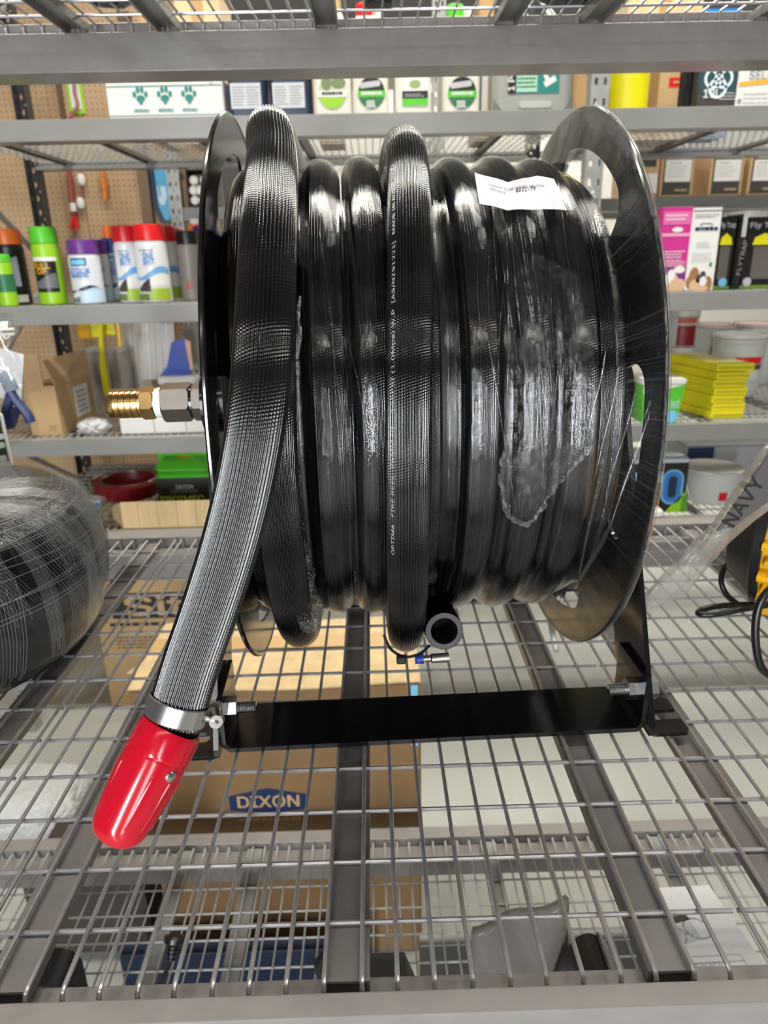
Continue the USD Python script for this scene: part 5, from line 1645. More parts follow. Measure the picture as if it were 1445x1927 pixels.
meadow_can('tall white spray can with red cap, left of the front pair', 235, 424, 0.039, 2.29)
mc = meadow_can('tall white spray can with red cap, right of the front pair and nearest', 279, 421, 0.048, 2.25)
for i, (pxc, Y_, lb) in enumerate(((303, 2.38, 'first red-capped spray can in the row behind the front pair'), (313, 2.50, 'second red-capped spray can in the row behind the front pair'), (321, 2.62, 'third red-capped spray can, deepest in the row'))):
    p = at(pxc, 500, Y_)
    dup(mc, (p[0], Y_ + 0.04, ZB), lb, group='red-capped spray cans in the row behind')
gc = can('grey spray can with black cap and red dot left of the hose reel', 352, 434, 0.034, 2.35, TAUPE, BLACKC, 0.19)
wrap_band(gc, 'red_dot', 0.035, 0.055, REDP, -6, 14)
gc2 = can('grey spray can with purple-black cap half hidden by the reel flange', 384, 424, 0.034, 2.46, TAUPE, PURPLE, 0.2)
t = stocked('orange_flask', 'small orange bottle with white cap on the shelf behind the cans', 'bottle', 348, 380, 411, ZB, 2.9, xref=430)
t.add('bottle_body', lathe([(0, 0.001), (t.w, 0.001), (t.w, t.h * 0.85), (t.w * 0.6, t.h * 0.93), (0, t.h * 0.93)], 24, 'z', (0, t.w, 0)), ORANGE, smooth=40)
t.add('bottle_cap', lathe([(0, t.h * 0.935), (t.w * 0.6, t.h * 0.935), (t.w * 0.6, t.h), (0, t.h)], 20, 'z', (0, t.w, 0)), WHITE)

# --- second shelf, right-hand bay
t = stocked('magenta_box', 'tall magenta and purple pet wormer box beside the right flange', 'box', 1236, 1300, 390, ZB, 2.24, xref=470)
t.w = 0.045
box_item(t, 0.05, MAGENTA)
face(t, -1, 1, 0.0, 0.30, PLUM, 'printed_base', th=0.0005)
face(t, -0.9, 0.9, 0.80, 0.95, pm('rose_print', (0.75, 0.16, 0.40), 0.4), 'printed_band')
fine(t, -0.75, 0.8, 0.84, 0.93, 2, WHITE_CARD, seed=13)
for z0, z1, n, sd in ((0.40, 0.50, 3, 4), (0.30, 0.39, 4, 5)):
    fine(t, -0.8, 0.85, z0, z1, n, WHITE_CARD, seed=sd)
face(t, -0.95, 0.95, 0.66, 0.70, pm('rose_pale', (0.80, 0.35, 0.52), 0.4), 'printed_band')
t.add('white_badge', ext(ell(0.1 * t.w, 0.74 * t.h, 0.016, 0.007), 0.0006, (0, -0.0006, 0), FX, FZ), WHITE_CARD, smooth=False)
t.add('white_badge', ext(ell(0.5 * t.w, 0.265 * t.h, 0.017, 0.010), 0.0006, (0, -0.0010, 0), FX, FZ), WHITE_CARD, smooth=False)
t.add('dog_picture', ext(unary_union([ell(0.1 * t.w, 0.10 * t.h, 0.02, 0.028), ell(0.6 * t.w, 0.07 * t.h, 0.018, 0.02), ell(-0.3 * t.w, 0.06 * t.h, 0.018, 0.016)]).intersection(sbox(-t.w, 0, t.w, 1)), 0.0006, (0, -0.0010, 0), FX, FZ), TAN, smooth=False)
t.add('dog_picture', ext(unary_union([ell(0.0 * t.w, 0.20 * t.h, 0.012, 0.016), ell(-0.25 * t.w, 0.15 * t.h, 0.012, 0.015)]), 0.0006, (0, -0.0014, 0), FX, FZ), WHITE_CARD, smooth=False)
t.add('box_top', bx(-t.w, t.w, 0, 0.05, t.h, t.h + 0.001), pm('rose_lid', (0.80, 0.30, 0.52), 0.4), smooth=False)

t = stocked('white_pet_box', 'tall white pet tablet box with dogs printed at its foot', 'box', 1295, 1352, 391, ZB, 2.235, xref=470)
t.w = 0.043
t.loc[0] += 0
box_item(t, 0.05, WHITE_CARD)
t.add('box_top', bx(-t.w, t.w, 0, 0.05, t.h, t.h + 0.001), WHITE, smooth=False)
face(t, -1, 1, 0.963, 0.972, NAVY, 'printed_line')
fine(t, -0.85, 0.85, 0.88, 0.94, 2, GREYINK, seed=14)
t.add('emblem', ext(rrect(-0.018, 0, 0.018, 0.013, 0.006).difference(rrect(-0.016, 0.002, 0.016, 0.011, 0.004)), 0.0006, (0, -0.0004, t.h * 0.765), FX, FZ), NAVY, smooth=False)
t.add('brand_print', lines(t.w * 1.6, 0.013, 1, (-t.w * 0.75, -0.0006, t.h * 0.715), rag=0, t=0.75, seed=2), NAVY, smooth=False)
fine(t, -0.55, 0.55, 0.53, 0.61, 3, PALEINK, seed=15)
fine(t, -0.75, 0.75, 0.36, 0.48, 6, PALEINK, seed=16)
t.add('leaf_mark', ext(ell(0.62 * t.w, 0.325 * t.h, 0.004, 0.007), 0.0006, (0, -0.0004, 0), FX, FZ), DGREEN, smooth=False)
t.add('dog_picture', ext(unary_union([ell(-0.45 * t.w, 0.19 * t.h, 0.015, 0.024), ell(-0.62 * t.w, 0.11 * t.h, 0.016, 0.02), ell(0.55 * t.w, 0.08 * t.h, 0.014, 0.024), Polygon([(-0.62 * t.w, 0.2 * t.h), (-0.35 * t.w, 0.2 * t.h), (-0.42 * t.w, 0.27 * t.h)])]), 0.0006, (0, -0.0004, 0), FX, FZ), BROWNP, smooth=False)
t.add('dog_picture', ext(unary_union([ell(-0.25 * t.w, 0.07 * t.h, 0.020, 0.018), ell(0.15 * t.w, 0.035 * t.h, 0.02, 0.009)]), 0.0006, (0, -0.0010, 0), FX, FZ), TAN, smooth=False)
t.add('dog_picture', ext(unary_union([ell(0.16 * t.w, 0.19 * t.h, 0.009, 0.013), ell(-0.1 * t.w, 0.15 * t.h, 0.009, 0.012)]), 0.0006, (0, -0.0010, 0), FX, FZ), CHAR, smooth=False)
t.add('dog_picture', ext(ell(0.22 * t.w, 0.12 * t.h, 0.011, 0.014), 0.0006, (0, -0.0014, 0), FX, FZ), WHITE_CARD, smooth=False)

for i, (a, b, lb) in enumerate(((1346, 1381, 'black and yellow fly trap pack beside the white pet box'), (1400, 1470, 'black and yellow fly trap pack at the right edge'))):
    t = stocked('fly_trap_pack', lb, 'pack', a, b, 408, ZB, 2.30, xref=470)
    box_item(t, 0.09, BLACKC, bev=0.004)
    face(t, -0.98, 0.98, 0.0, 0.05, pm('moss_green', (0.16, 0.30, 0.03), 0.4), 'green_base')
    w_ = text('Fly Trap', 0.014, (0, -0.0008, t.h * 0.89), center=True, bold=True, width=min(0.10, t.w * 1.7))
    t.add('lettering', w_, PALEINK, smooth=False)
    t.add('trap_roof', ext(Polygon([(-0.6 * t.w, 0.62 * t.h), (0.7 * t.w, 0.62 * t.h), (0.55 * t.w, 0.72 * t.h), (0.0, 0.78 * t.h), (-0.5 * t.w, 0.72 * t.h)]), 0.0006, (0, -0.0004, 0), FX, FZ), YELLOW, smooth=False)
    face(t, -0.5, 0.55, 0.14, 0.60, pm('trap_window', (0.14, 0.125, 0.11), 0.35), 'trap_window')
    t.add('round_badge', ext(ell(0.2 * t.w if i == 0 else -0.62 * t.w, 0.10 * t.h, 0.013, 0.013), 0.0006, (0, -0.0012, 0), FX, FZ), SKY if i == 0 else PALEINK, smooth=False)
t = stocked('black_spine_pack', 'narrow black pack with silver top between the two fly trap packs', 'pack', 1391, 1399, 402, ZB, 2.27, xref=470)
box_item(t, 0.12, BLACKC, bev=0.003)
face(t, -1, 1, 0.70, 1.0, pm('silver_film', (0.5, 0.49, 0.5), 0.3), 'silver_top')
t.add('lettering', text('FLYTRAP', 0.013, (0.006, -0.0008, 0.04), (0.09, 0, 1), (-1, 0, 0.09), width=0.10), GREYINK, smooth=False)
for i, (a, b, c_) in enumerate(((1262, 1342, 0), (1385, 1470, 1))):
    t = stocked('pale_roll', ('pale grey foil roll standing behind the white pet box', 'pale grey foil roll standing behind the right fly trap')[i], 'roll', a, b, 396, ZB, 2.7, xref=410)
    t.add('roll_body', lathe([(0, 0.001), (t.w, 0.001), (t.w, t.h), (0, t.h)], 32, 'z', (0, t.w, 0)), pm('pale_foil', (0.52, 0.50, 0.49), 0.3), smooth=40)
    t.add('roll_core', lathe([(t.w * 0.3, t.h + 0.0005), (t.w * 0.3, t.h + 0.004), (t.w * 0.2, t.h + 0.004), (t.w * 0.2, t.h + 0.0005)], 20, 'z', (0, t.w, 0)), KRAFT_D)

# --- rear rack: cartons with labels
for i, (a, b, lb) in enumerate(((1196, 1240, 'brown carton with half-hidden black label, leftmost of the rear carton row'), (1243, 1306, 'brown carton with white and black label, second of the rear carton row'), (1336, 1399, 'brown carton with torn lid and white and black label, third of the rear carton row'), (1409, 1472, 'brown carton with two white labels at the right end of the rear carton row'))):
    t = stocked('labelled_carton', lb, 'carton', a, b, 289, ZR, 3.18, xref=325)
    t.add('carton_body', bx(-t.w, t.w, 0, 0.3, 0.0005, t.h, 0.002), KRAFT, smooth=False)
    if i == 0:
        face(t, -0.6, 0.7, 0.70, 0.92, CHAR, 'black_panel')
        face(t, -0.4, 0.9, 0.1, 0.55, WHITE_CARD, 'white_label')
        continue
    face(t, -0.84, 0.84, 0.06, 0.94, CHAR, 'black_panel', th=0.0005)
    w_ = face(t, -0.74, 0.80, 0.36, 0.86, WHITE_CARD, 'white_label', y=-0.0010)
    fine(t, -0.5, 0.3, 0.76, 0.82, 1, GREYINK, seed=40 + i, y=-0.0018, parent=w_)
    fine(t, -0.6, 0.6, 0.45, 0.74, 5, PALEINK, seed=50 + i, y=-0.0018, parent=w_)
    t.add('gold_print', lines(t.w * 0.75, t.h * 0.09, 1, (-0.05 * t.w, -0.0012, 0.11 * t.h), rag=0, t=0.6, seed=60 + i), pm('tan_ink', (0.45, 0.34, 0.2), 0.5), smooth=False)
    if i == 2:
        t.add('torn_flap', sheet(np.array([[(-t.w, 0.01, t.h), (t.w, 0.01, t.h)], [(-t.w * 1.02, -0.02, t.h + 0.012), (t.w * 0.9, -0.015, t.h + 0.018)]]), 0.003), KRAFT, smooth=False)
    if i == 3:
        face(t, -0.55, 0.95, 0.90, 0.99, WHITE_CARD, 'white_label', y=-0.0014)
# tubes with white caps in their open carton, left part of the rear rack
t = stocked('tube_carton', 'open dark carton holding a stack of white capped tubes', 'carton', 350, 400, 317, ZR, 3.17, xref=350)
w_, h_ = t.w, t.h
t.add('carton_body', cat_([bx(-w_, w_, 0.0, 0.25, 0.0005, 0.006), bx(-w_, w_, 0.0, 0.25, h_ - 0.006, h_), bx(-w_, -w_ + 0.006, 0, 0.25, 0.006, h_ - 0.006), bx(w_ - 0.006, w_, 0, 0.25, 0.006, h_ - 0.006), bx(-w_, w_, 0.24, 0.25, 0.006, h_ - 0.006)]), pm('dark_brown_card', (0.05, 0.04, 0.035), 0.6), smooth=False)
tubes_spots = [(364, 338), (384, 337), (363.5, 357), (375.5, 357.5), (387, 357), (366.5, 376), (384, 376.5)]
TUBE_LABELS = ['white capped tube in the dark carton, %s' % w_ for w_ in ('top row at left', 'top row at right', 'second row, leftmost', 'second row, middle one', 'second row, rightmost', 'bottom row at left', 'bottom row at right')]
t0 = None
for i, (px, py) in enumerate(tubes_spots):
    p = at(px, py, 3.18)
    p[2] = ZR + (0.0265, 0.064, 0.1015)[2 if i < 2 else 1 if i < 5 else 0]
    if t0 is None:
        t0 = Thing('capped_tube', TUBE_LABELS[0], 'tube', p, group='white capped tubes in the dark carton')
        t0.add('tube_body', lathe([(0, 0.012), (0.0165, 0.012), (0.0165, 0.2), (0, 0.2)], 24, 'y'), WHITE, smooth=40)
        t0.add('tube_cap', lathe([(0, 0), (0.016, 0), (0.0185, 0.003), (0.0185, 0.012), (0, 0.012)], 24, 'y'), WHITE, smooth=40)
        t0.add('cap_rim', lathe([(0.013, -0.001), (0.015, -0.001), (0.015, 0.0005), (0.013, 0.0005)], 24, 'y'), pm('tube_rim_grey', (0.45, 0.45, 0.43), 0.4))
    else:
        dup(t0, p, TUBE_LABELS[i])

# --- third shelf, left bay
t = stocked('open_box', 'open brown cardboard box with white label on its side, third shelf at left', 'carton', 50, 108, 727, ZC_, 2.26, xref=760)
w_, h_ = t.w, t.h
rt = math.radians(-33)
t.x.GetOrderedXformOps()[1].Set(math.degrees(0.0))
dsx = np.array([0.36, 0.93, 0.0])
body = Polygon([(-w_, 0), (w_, 0), (w_ + 0.02, 0.25), (-w_ + 0.02, 0.25)])
t.add('carton_body', ext(body, h_, (0, 0, 0.0005)), KRAFT, smooth=False)
fr = t.local(at(55, 735, 2.258))
t.add('front_flap', sheet(np.array([[(-w_, -0.001, h_), (w_ * 0.35, -0.001, h_)], [(-w_ * 1.0, 0.004, h_ + 0.10), (w_ * 0.30, 0.004, h_ + 0.10)]]), 0.004), KRAFT, smooth=False)
t.add('side_flap', sheet(np.array([[(w_ + 0.001, 0.002, h_), (w_ + 0.0205, 0.248, h_)], [(w_ - 0.035, 0.02, h_ + 0.075), (w_ + 0.01, 0.255, h_ + 0.085)]]), 0.004), KRAFT, smooth=False)
sdv = np.array([0.02, 0.25, 0])
sdv /= np.linalg.norm(sdv)
so = np.array([w_, 0, 0.0]) + sdv * 0.115 + np.array([0.0008, 0, h_ * 0.22])
l = t.add('white_label', ext(sbox(0, 0, 0.095, 0.10), 0.0008, so, sdv, FZ), WHITE_CARD, smooth=False)
t.add('fine_print', lines(0.075, 0.08, 5, so + np.array([0.0012, -0.0004, 0.01]) + sdv * 0.01, sdv, FZ, seed=71), GREYINK, parent=l, smooth=False)
t.add('corner_print', lines(0.025, 0.02, 2, np.array([w_ * 0.2, -0.0005, h_ * 0.1]), seed=72), KRAFT_D, smooth=False)


def tin(label, px0, px1, pyt, Y):
    t = stocked('tall_tin', label, 'tin', px0, px1, pyt, ZC_, Y, xref=700)
    R = t.w
    t.R = R
    t.add('tin_body', lathe([(0, 0.001), (R, 0.001), (R, t.h - 0.012), (0, t.h - 0.012)], 36, 'z', (0, R, 0)), TAUPE, smooth=40)
    t.add('tin_lid', lathe([(0, t.h - 0.0115), (R * 1.03, t.h - 0.0115), (R * 1.03, t.h), (R * 0.9, t.h), (R * 0.88, t.h - 0.004), (0, t.h - 0.004)], 36, 'z', (0, R, 0)), pm('taupe_lid', (0.46, 0.42, 0.38), 0.35), smooth=40)
    return t


tin('tall taupe tin left of the yellow marker stick', 154, 194, 657, 2.78)
tin('tall taupe tin right of the yellow marker stick', 199, 240, 657, 2.78)
t = Thing('yellow_stick', 'long yellow plastic stick with strap hanging between the two taupe tins', 'marker', at(200, 680, 2.66))
ps_ = [t.local(at(*p, 2.66)) for p in ((190, 612), (191, 655), (194, 690), (200, 730), (205, 752))]
t.add('stick_body', tube(smoothpath(ps_, 30), np.interp(np.linspace(0, 1, 30), [0, 0.25, 0.6, 1], [0.007, 0.008, 0.012, 0.012]), 10), YELLOW)
ps_ = [t.local(at(*p, 2.67)) for p in ((222, 606), (224, 625), (227, 652))]
t.add('strap', tube(smoothpath(ps_, 12), 0.008, 8), GOLDY)
for p in ((158, 622), (182, 620), (205, 615)):
    q = t.local(at(*p, 2.70))
    t.add('hanging_card', bx(q[0] - 0.022, q[0] + 0.022, q[1] - 0.004, q[1] + 0.004, q[2] - 0.03, q[2] + 0.045, 0.003), YELLOW if p[0] != 158 else GOLDY)
q = t.local(at(190, 598, 2.68))
t.add('hook_rail', tube([q + (-0.12, 0, 0), q, q + (0.10, 0, 0)], 0.004, 6), NICKEL)
t = Thing('hanging_bags', 'pale plastic sleeves hanging behind the brass fitting', 'plastic sleeves', at(280, 640, 2.9))
for i, (px, w_, y0_, y1_) in enumerate(((245, 0.04, 608, 740), (262, 0.04, 608, 735), (283, 0.045, 606, 712), (303, 0.035, 606, 702), (318, 0.03, 606, 690))):
    a_, b_ = t.local(at(px, y0_, 2.9)), t.local(at(px + 6, y1_, 2.9))
    V = np.zeros((10, 12, 3))
    for r_ in range(10):
        for c_ in range(12):
            f = r_ / 9
            V[r_, c_] = a_ * (1 - f) + b_ * f + np.array([(-1 + 2 * c_ / 11) * w_, -0.012 * i + 0.006 * math.sin(c_ * 1.3 + i), 0])
    t.add('sleeve', sheet(V, 0.002), pm('pale_sleeve', (0.58, 0.55, 0.51), 0.3) if i < 2 else pm('white_sleeve', (0.72, 0.70, 0.67), 0.3), smooth=30)
t = Thing('blue_scoop_pack', 'blue and white scoop pack hanging behind the white boxes', 'pack', at(330, 690, 2.80))
pl_ = [t.local(at(*p, 2.80)) for p in ((318, 690), (326, 645), (346, 638), (358, 700), (352, 720), (300, 722), (306, 705))]
t.add('scoop', ext(Polygon([(p[0], p[2]) for p in pl_]).buffer(0.004), 0.03, (0, 0.015, 0), FX, FZ), pm('royal_blue', (0.02, 0.06, 0.42), 0.35), smooth=30)
pl_ = [t.local(at(*p, 2.78)) for p in ((346, 640), (356, 643), (362, 695), (356, 698))]
t.add('pink_edge', ext(Polygon([(p[0], p[2]) for p in pl_]), 0.01, (0, 0, 0), FX, FZ), pm('peach', (0.78, 0.42, 0.30), 0.4), smooth=False)
q = t.local(at(335, 712, 2.78))
t.add('white_tray', bx(q[0] - 0.07, q[0] + 0.08, -0.06, 0.0, q[2] - 0.02, q[2] + 0.012, 0.008), WHITE)
for i, (a, b, lb) in enumerate(((226, 289, 'white cardboard box with blue top edge, left of the three under the brass fitting'), (290, 349, 'white cardboard box with blue top edge, middle of the three under the brass fitting'), (350, 405, 'white cardboard box, right of the three beside the reel flange'))):
    t = stocked('white_box', lb, 'box', a, b, 786, ZC_, 2.25, xref=800)
    box_item(t, 0.11, WHITE_CARD)
    t.add('blue_edge', bx(-t.w * 0.8, t.w * 0.75, 0.02, 0.05, t.h, t.h + 0.0012), BLUE, smooth=False)
    t.add('open_flap', sheet(np.array([[(-t.w, 0.11, t.h), (t.w, 0.11, t.h)], [(-t.w, 0.13, t.h + 0.03), (t.w, 0.13, t.h + 0.03)]]), 0.003), WHITE_CARD, smooth=False)
q = at(175, 806, 2.28)
t = Thing('bubble_scrap', 'crumpled scrap of clear bubble film on the third shelf', 'film scrap', (q[0], 2.30, ZC_))
bm = trimesh.creation.icosphere(3)
v = np.array(bm.vertices)
v = v * (1 + 0.8 * (meshkit.fbm(v * 2.6 + 3, 4, 91) - 0.5)[:, None]) * np.array([0.05, 0.05, 0.030])
v[:, 2] = np.maximum(v[:, 2] + 0.018, 0.001)
t.add('film', trimesh.Trimesh(v, bm.faces, process=False), pm('cloudy_film', (0.74, 0.75, 0.76), 0.25, bump=(80, 0.8, 0.01), alpha=0.85), smooth=False)

# --- third shelf, right bay
for i, (pyt, z_, lb) in enumerate(((655, ZC_, 'white supplement tub with red label, bottom of the stacked pair'), (585, None, 'white supplement tub with red label, top of the stacked pair'))):
    if z_ is None:
        z_ = at(1290, 655, 2.72)[2] + 0.002
    t = stocked('supplement_tub', lb, 'tub', 1262, 1322, pyt, z_, 2.72, xref=650)
    R = t.w
    t.R = R
    t.add('tub_body', lathe([(0, 0.001), (R * 0.94, 0.001), (R * 0.97, t.h * 0.86), (0, t.h * 0.86)], 32, 'z', (0, R, 0)), pm('tub_grey_white', (0.52, 0.50, 0.48), 0.4), smooth=40)
    t.add('tub_lid', lathe([(0, t.h * 0.865), (R, t.h * 0.865), (R, t.h), (0, t.h)], 32, 'z', (0, R, 0)), pm('tub_lid', (0.62, 0.60, 0.57), 0.4), smooth=40)
    a = np.radians(np.linspace(-38, 32, 12))
    for nm, z0, z1, mt, lf_ in (('red_label', 0.04, 0.60, DRED, 0.0006), ('label_band', 0.66, 0.82, pm('rust_print', (0.42, 0.10, 0.06), 0.5), 0.0008)):
        r_ = R * 0.975 + lf_
        V = np.array([np.stack([r_ * np.sin(a), R - r_ * np.cos(a), z0 * t.h + 0 * a], -1), np.stack([r_ * np.sin(a), R - r_ * np.cos(a), z1 * t.h + 0 * a], -1)])
        t.add(nm, sheet(V, 0.0004), mt, smooth=False)


def lidded(label, px0, px1, pyt, z, Y, mat, lidm, xref, labelm=None):
    t = stocked('lidded_bucket', label, 'bucket', px0, px1, pyt, z, Y, xref=xref)
    bucket(t, t.w, t.h, mat, lidm)
    if labelm:
        a = np.radians(np.linspace(-30, 30, 10))
        for k, (z0, z1, mt) in enumerate(((0.30, 0.66, pm('bucket_label', (0.66, 0.66, 0.62), 0.4)), (0.55, 0.66, labelm), (0.46, 0.54, CHAR))):
            r_ = t.w * (0.985 if k == 0 else 0.99) + 0.0012 + 0.0006 * k
            V = np.array([np.stack([r_ * np.sin(a), t.w - r_ * np.cos(a), z0 * t.h + 0 * a], -1), np.stack([r_ * np.sin(a), t.w - r_ * np.cos(a), z1 * t.h + 0 * a], -1)])
            t.add('label' if k == 0 else 'label_band', sheet(V, 0.0004), mt, smooth=False)
    return t


lidded('clear white bucket with pale pink lid behind the yellow stack', 1321, 1396, 612, ZC_, 2.84, TUB, PINKLID, 640, GREYINK)
lidded('clear white bucket with pale pink lid, right behind the white one', 1396, 1480, 610, ZC_, 2.86, TUB, PINKLID, 640)
lidded('white bucket with small red and green label right of the yellow stack', 1366, 1462, 632, ZC_, 2.60, pm('white_bucket', (0.66, 0.67, 0.62), 0.4), pm('white_bucket_lid', (0.70, 0.70, 0.66), 0.4), 660, REDP)
t = stocked('green_white_box', 'green and white tapered box beside the right flange on the third shelf', 'box', 1205, 1286, 712, ZC_, 2.215, xref=760)
w_, h_ = t.w, t.h
t.add('box_body', ext(Polygon([(-w_ * 0.8, 0.001), (w_ * 0.78, 0.001), (w_ * 0.98, h_ * 0.86), (-w_, h_ * 0.86)]), 0.14, (0, 0.14, 0), FX, FZ), GREEN, smooth=False)
t.add('white_top', ext(Polygon([(-w_, h_ * 0.87), (w_ * 0.98, h_ * 0.87), (w_ * 1.03, h_ * 0.97), (-w_, h_)]), 0.142, (0, 0.141, 0), FX, FZ), WHITE, smooth=False)
t.add('white_swoosh', ext(Polygon([(-w_ * 0.9, h_ * 0.66), (w_ * 0.96, h_ * 0.85), (-w_ * 0.9, h_ * 0.85)]), 0.0006, (0, -0.0004, 0), FX, FZ), WHITE, smooth=False)
t.add('lettering', text('feed', 0.03, (w_ * 0.3, -0.0006, h_ * 0.34), bold=True, width=w_ * 0.5), MINT, smooth=False)
t.add('round_badge', ext(ell(w_ * 0.48, 0.0225, 0.020, 0.020), 0.0008, (0, -0.0004, 0), FX, FZ), SKY, smooth=False)
yz = [at(1355, p, 2.24)[2] for p in (780, 766, 752, 738, 724, 710, 697)]
zcur = ZC_
ya, yb_ = at(1350, 740, 2.25)[0], at(1412, 740, 2.25)[0]
hts = [0.026, 0.024, 0.026, 0.024, 0.026, 0.024, 0.026]
for i, hh in enumerate(hts):
    lb = 'yellow flat pack, number %s from the bottom of the yellow stack' % ('one two three four five six seven'.split()[i])
    if i == 6:
        lb = 'yellow flat pack lying askew on top of the yellow stack'
    j = (0.0, 0.004, -0.003, 0.002, -0.004, 0.003, 0.012)[i]
    t = Thing('yellow_pack', lb, 'pack', ((ya + yb_) / 2 + j, 2.27 + abs(j), zcur), rotz=math.radians(0 if i < 6 else -3), group=None)
    w_ = (yb_ - ya) / 2 * (1.0 if i < 6 else 1.12)
    pg = Polygon([(-w_, 0), (w_, 0), (w_ - 0.07, 0.26), (-w_ - 0.07, 0.26)])
    t.add('pack_body', ext(pg.buffer(-0.003).buffer(0.003, 3), hh - 0.002, (0, 0, 0.0006)), YELLOW, smooth=False)
    t.add('pack_band', bx(-w_ * 0.92, w_ * 0.92, -0.0012, 0.003, hh * 0.35, hh * 0.6, 0.0005), pm('ochre_print', (0.62, 0.48, 0.02), 0.4), smooth=False)
    zcur += hh
lt = t
lt.add('top_label', ext(Polygon([(-w_ * 0.4, 0.06), (w_ * 0.6, 0.06), (w_ * 0.45, 0.22), (-w_ * 0.65, 0.22)]), 0.0006, (0, 0, hts[-1] - 0.001)), pm('pale_yellow_label', (0.78, 0.70, 0.42), 0.4), smooth=False)

# --- lowest shelf
t = stocked('green_drum', 'bright green plastic drum with yellow cap and black caution label', 'drum', 288, 400, 858, ZD, 2.42, xref=890)
w_, h_ = t.w, t.h
t.add('drum_body', bx(-w_ * 0.98, w_ * 0.98, 0, 0.24, 0.001, h_ * 0.72, 0.02), GREEN, smooth=40)
t.add('drum_shoulder', bx(-w_, w_, -0.012, 0.23, h_ * 0.62, h_ * 0.90, 0.03), GREEN, smooth=40)
t.add('carry_handle', tube(smoothpath([(-w_ * 0.8, 0.06, h_ * 0.88), (-w_ * 0.7, 0.05, h_ * 1.0), (w_ * 0.7, 0.05, h_ * 1.0), (w_ * 0.8, 0.06, h_ * 0.88)], 24), 0.013, 10), GREEN)
t.add('screw_cap', lathe([(0, h_ * 0.9), (0.034, h_ * 0.9), (0.034, h_ * 1.06), (0, h_ * 1.06)], 24, 'z', (-0.01, 0.10, 0)), AMBER)
l = t.add('caution_label', ext(rrect(-w_ * 0.92, h_ * 0.06, w_ * 0.92, h_ * 0.60, 0.006), 0.001, (0, -0.0004, 0), FX, FZ), BLACKC, smooth=False)
q = t.local(at(347, 916, 2.42))
t.add('lettering', text('CAUTION', 0.014, (q[0], -0.0014, q[2]), center=True, bold=True, width=0.062), PALEINK, parent=l, smooth=False)
t.add('fine_print', lines(0.10, 0.016, 2, (q[0] - 0.05, -0.0014, q[2] - 0.024), rag=0.1, seed=90), GREYINK, parent=l, smooth=False)
q = t.local(at(345, 934, 2.42))
t.add('lettering', text('PROIMEC', 0.020, (q[0] - 0.004, -0.0014, q[2] - 0.008), center=True, bold=True, width=0.155), pm('yellow_green', (0.62, 0.70, 0.05), 0.4), parent=l, smooth=False)
p = at(232, 985, 2.50)
t = Thing('red_bowl', 'round dark red bowl standing behind the open carton', 'bowl', (p[0], 2.62, ZD))
Rr, hh_ = 0.135, at(232, 912, 2.62)[2] - ZD + 0.012
hh_ = max(hh_, 0.06)
t.add('bowl_body', lathe([(0.0, 0.001), (Rr * 0.8, 0.001), (Rr * 0.95, hh_ * 0.5), (Rr, hh_), (Rr * 0.80, hh_ + 0.004), (Rr * 0.74, hh_ * 0.5), (0, 0.012)], 56), DRED, smooth=35)
a = np.linspace(0, 2 * math.pi, 57)
t.add('bowl_rim', tube(np.stack([Rr * 0.76 * np.cos(a), Rr * 0.76 * np.sin(a), hh_ + 0.002 + 0 * a], -1), 0.003, 6, caps=False), NICKEL, smooth=True)
t = stocked('blue_print_bag', 'small white bag with blue print behind the film-wrapped roll', 'bag', 165, 196, 985, ZD, 2.45, xref=990)
t.h = max(t.h, 0.03)
box_item(t, 0.08, WHITE_CARD, bev=0.006)
t.add('printed_band', bx(-t.w, t.w, -0.001, 0.0, t.h * 0.3, t.h * 0.8), BLUE, smooth=False)

t = stocked('blue_oval_box', 'black, blue and green box with big pale blue oval on the lowest far shelf', 'box', 1176, 1290, 872, ZD, 2.26, xref=930)
box_item(t, 0.16, BLACKC)
t.add('white_lid', bx(-t.w, t.w, -0.002, 0.162, t.h, t.h + 0.015, 0.003), pm('pale_blue_grey', (0.55, 0.62, 0.68), 0.35), smooth=False)
q0, q1 = t.local(at(1248, 884, 2.26)), t.local(at(1281, 948, 2.26))
def ovl(d):
    return rrect(q0[0] + d, q1[2] + d, q1[0] - d, q0[2] - d, max((q1[0] - q0[0]) / 2 - d - 0.001, 0.002))
l = t.add('oval_print', ext(ovl(0), 0.0006, (0, -0.0004, 0), FX, FZ), SKY, smooth=False)
t.add('oval_core', ext(ovl(0.006), 0.0006, (0, -0.0010, 0), FX, FZ), BLUE, parent=l, smooth=False)
t.add('letter_stroke', ext(ovl(0.0225), 0.0006, (0, -0.0016, 0), FX, FZ), NAVY, parent=l, smooth=False)
face(t, -1.0, 0.18, 0.62, 0.82, SKY, 'blue_band')
q2 = [t.local(at(*p, 2.26)) for p in ((1248, 985), (1272, 940), (1290, 925), (1286, 985))]
t.add('green_print', ext(Polygon([(p[0], max(p[2], 0.001)) for p in q2]).buffer(0), 0.0006, (0, -0.0004, 0), FX, FZ), LIME, smooth=False)
q2 = [t.local(at(*p, 2.26)) for p in ((1275, 985), (1284, 935), (1292, 930), (1290, 985))]
t.add('green_print', ext(Polygon([(p[0], max(p[2], 0.001)) for p in q2]).buffer(0), 0.0006, (0, -0.0010, 0), FX, FZ), pm('leaf_green', (0.10, 0.33, 0.03), 0.4), smooth=False)
t = lidded('white bucket with ring lid and red mark on the lowest far shelf', 1306, 1412, 892, ZD, 2.30, pm('white_bucket', (0.66, 0.67, 0.62), 0.4), pm('white_bucket_lid', (0.70, 0.70, 0.66), 0.4), 940)
q = t.local(at(1355, 973, 2.30))
t.add('red_mark', bx(q[0] - 0.012, q[0] + 0.016, 0.004, 0.02, 0.02, 0.05, 0.001), REDP, smooth=False)
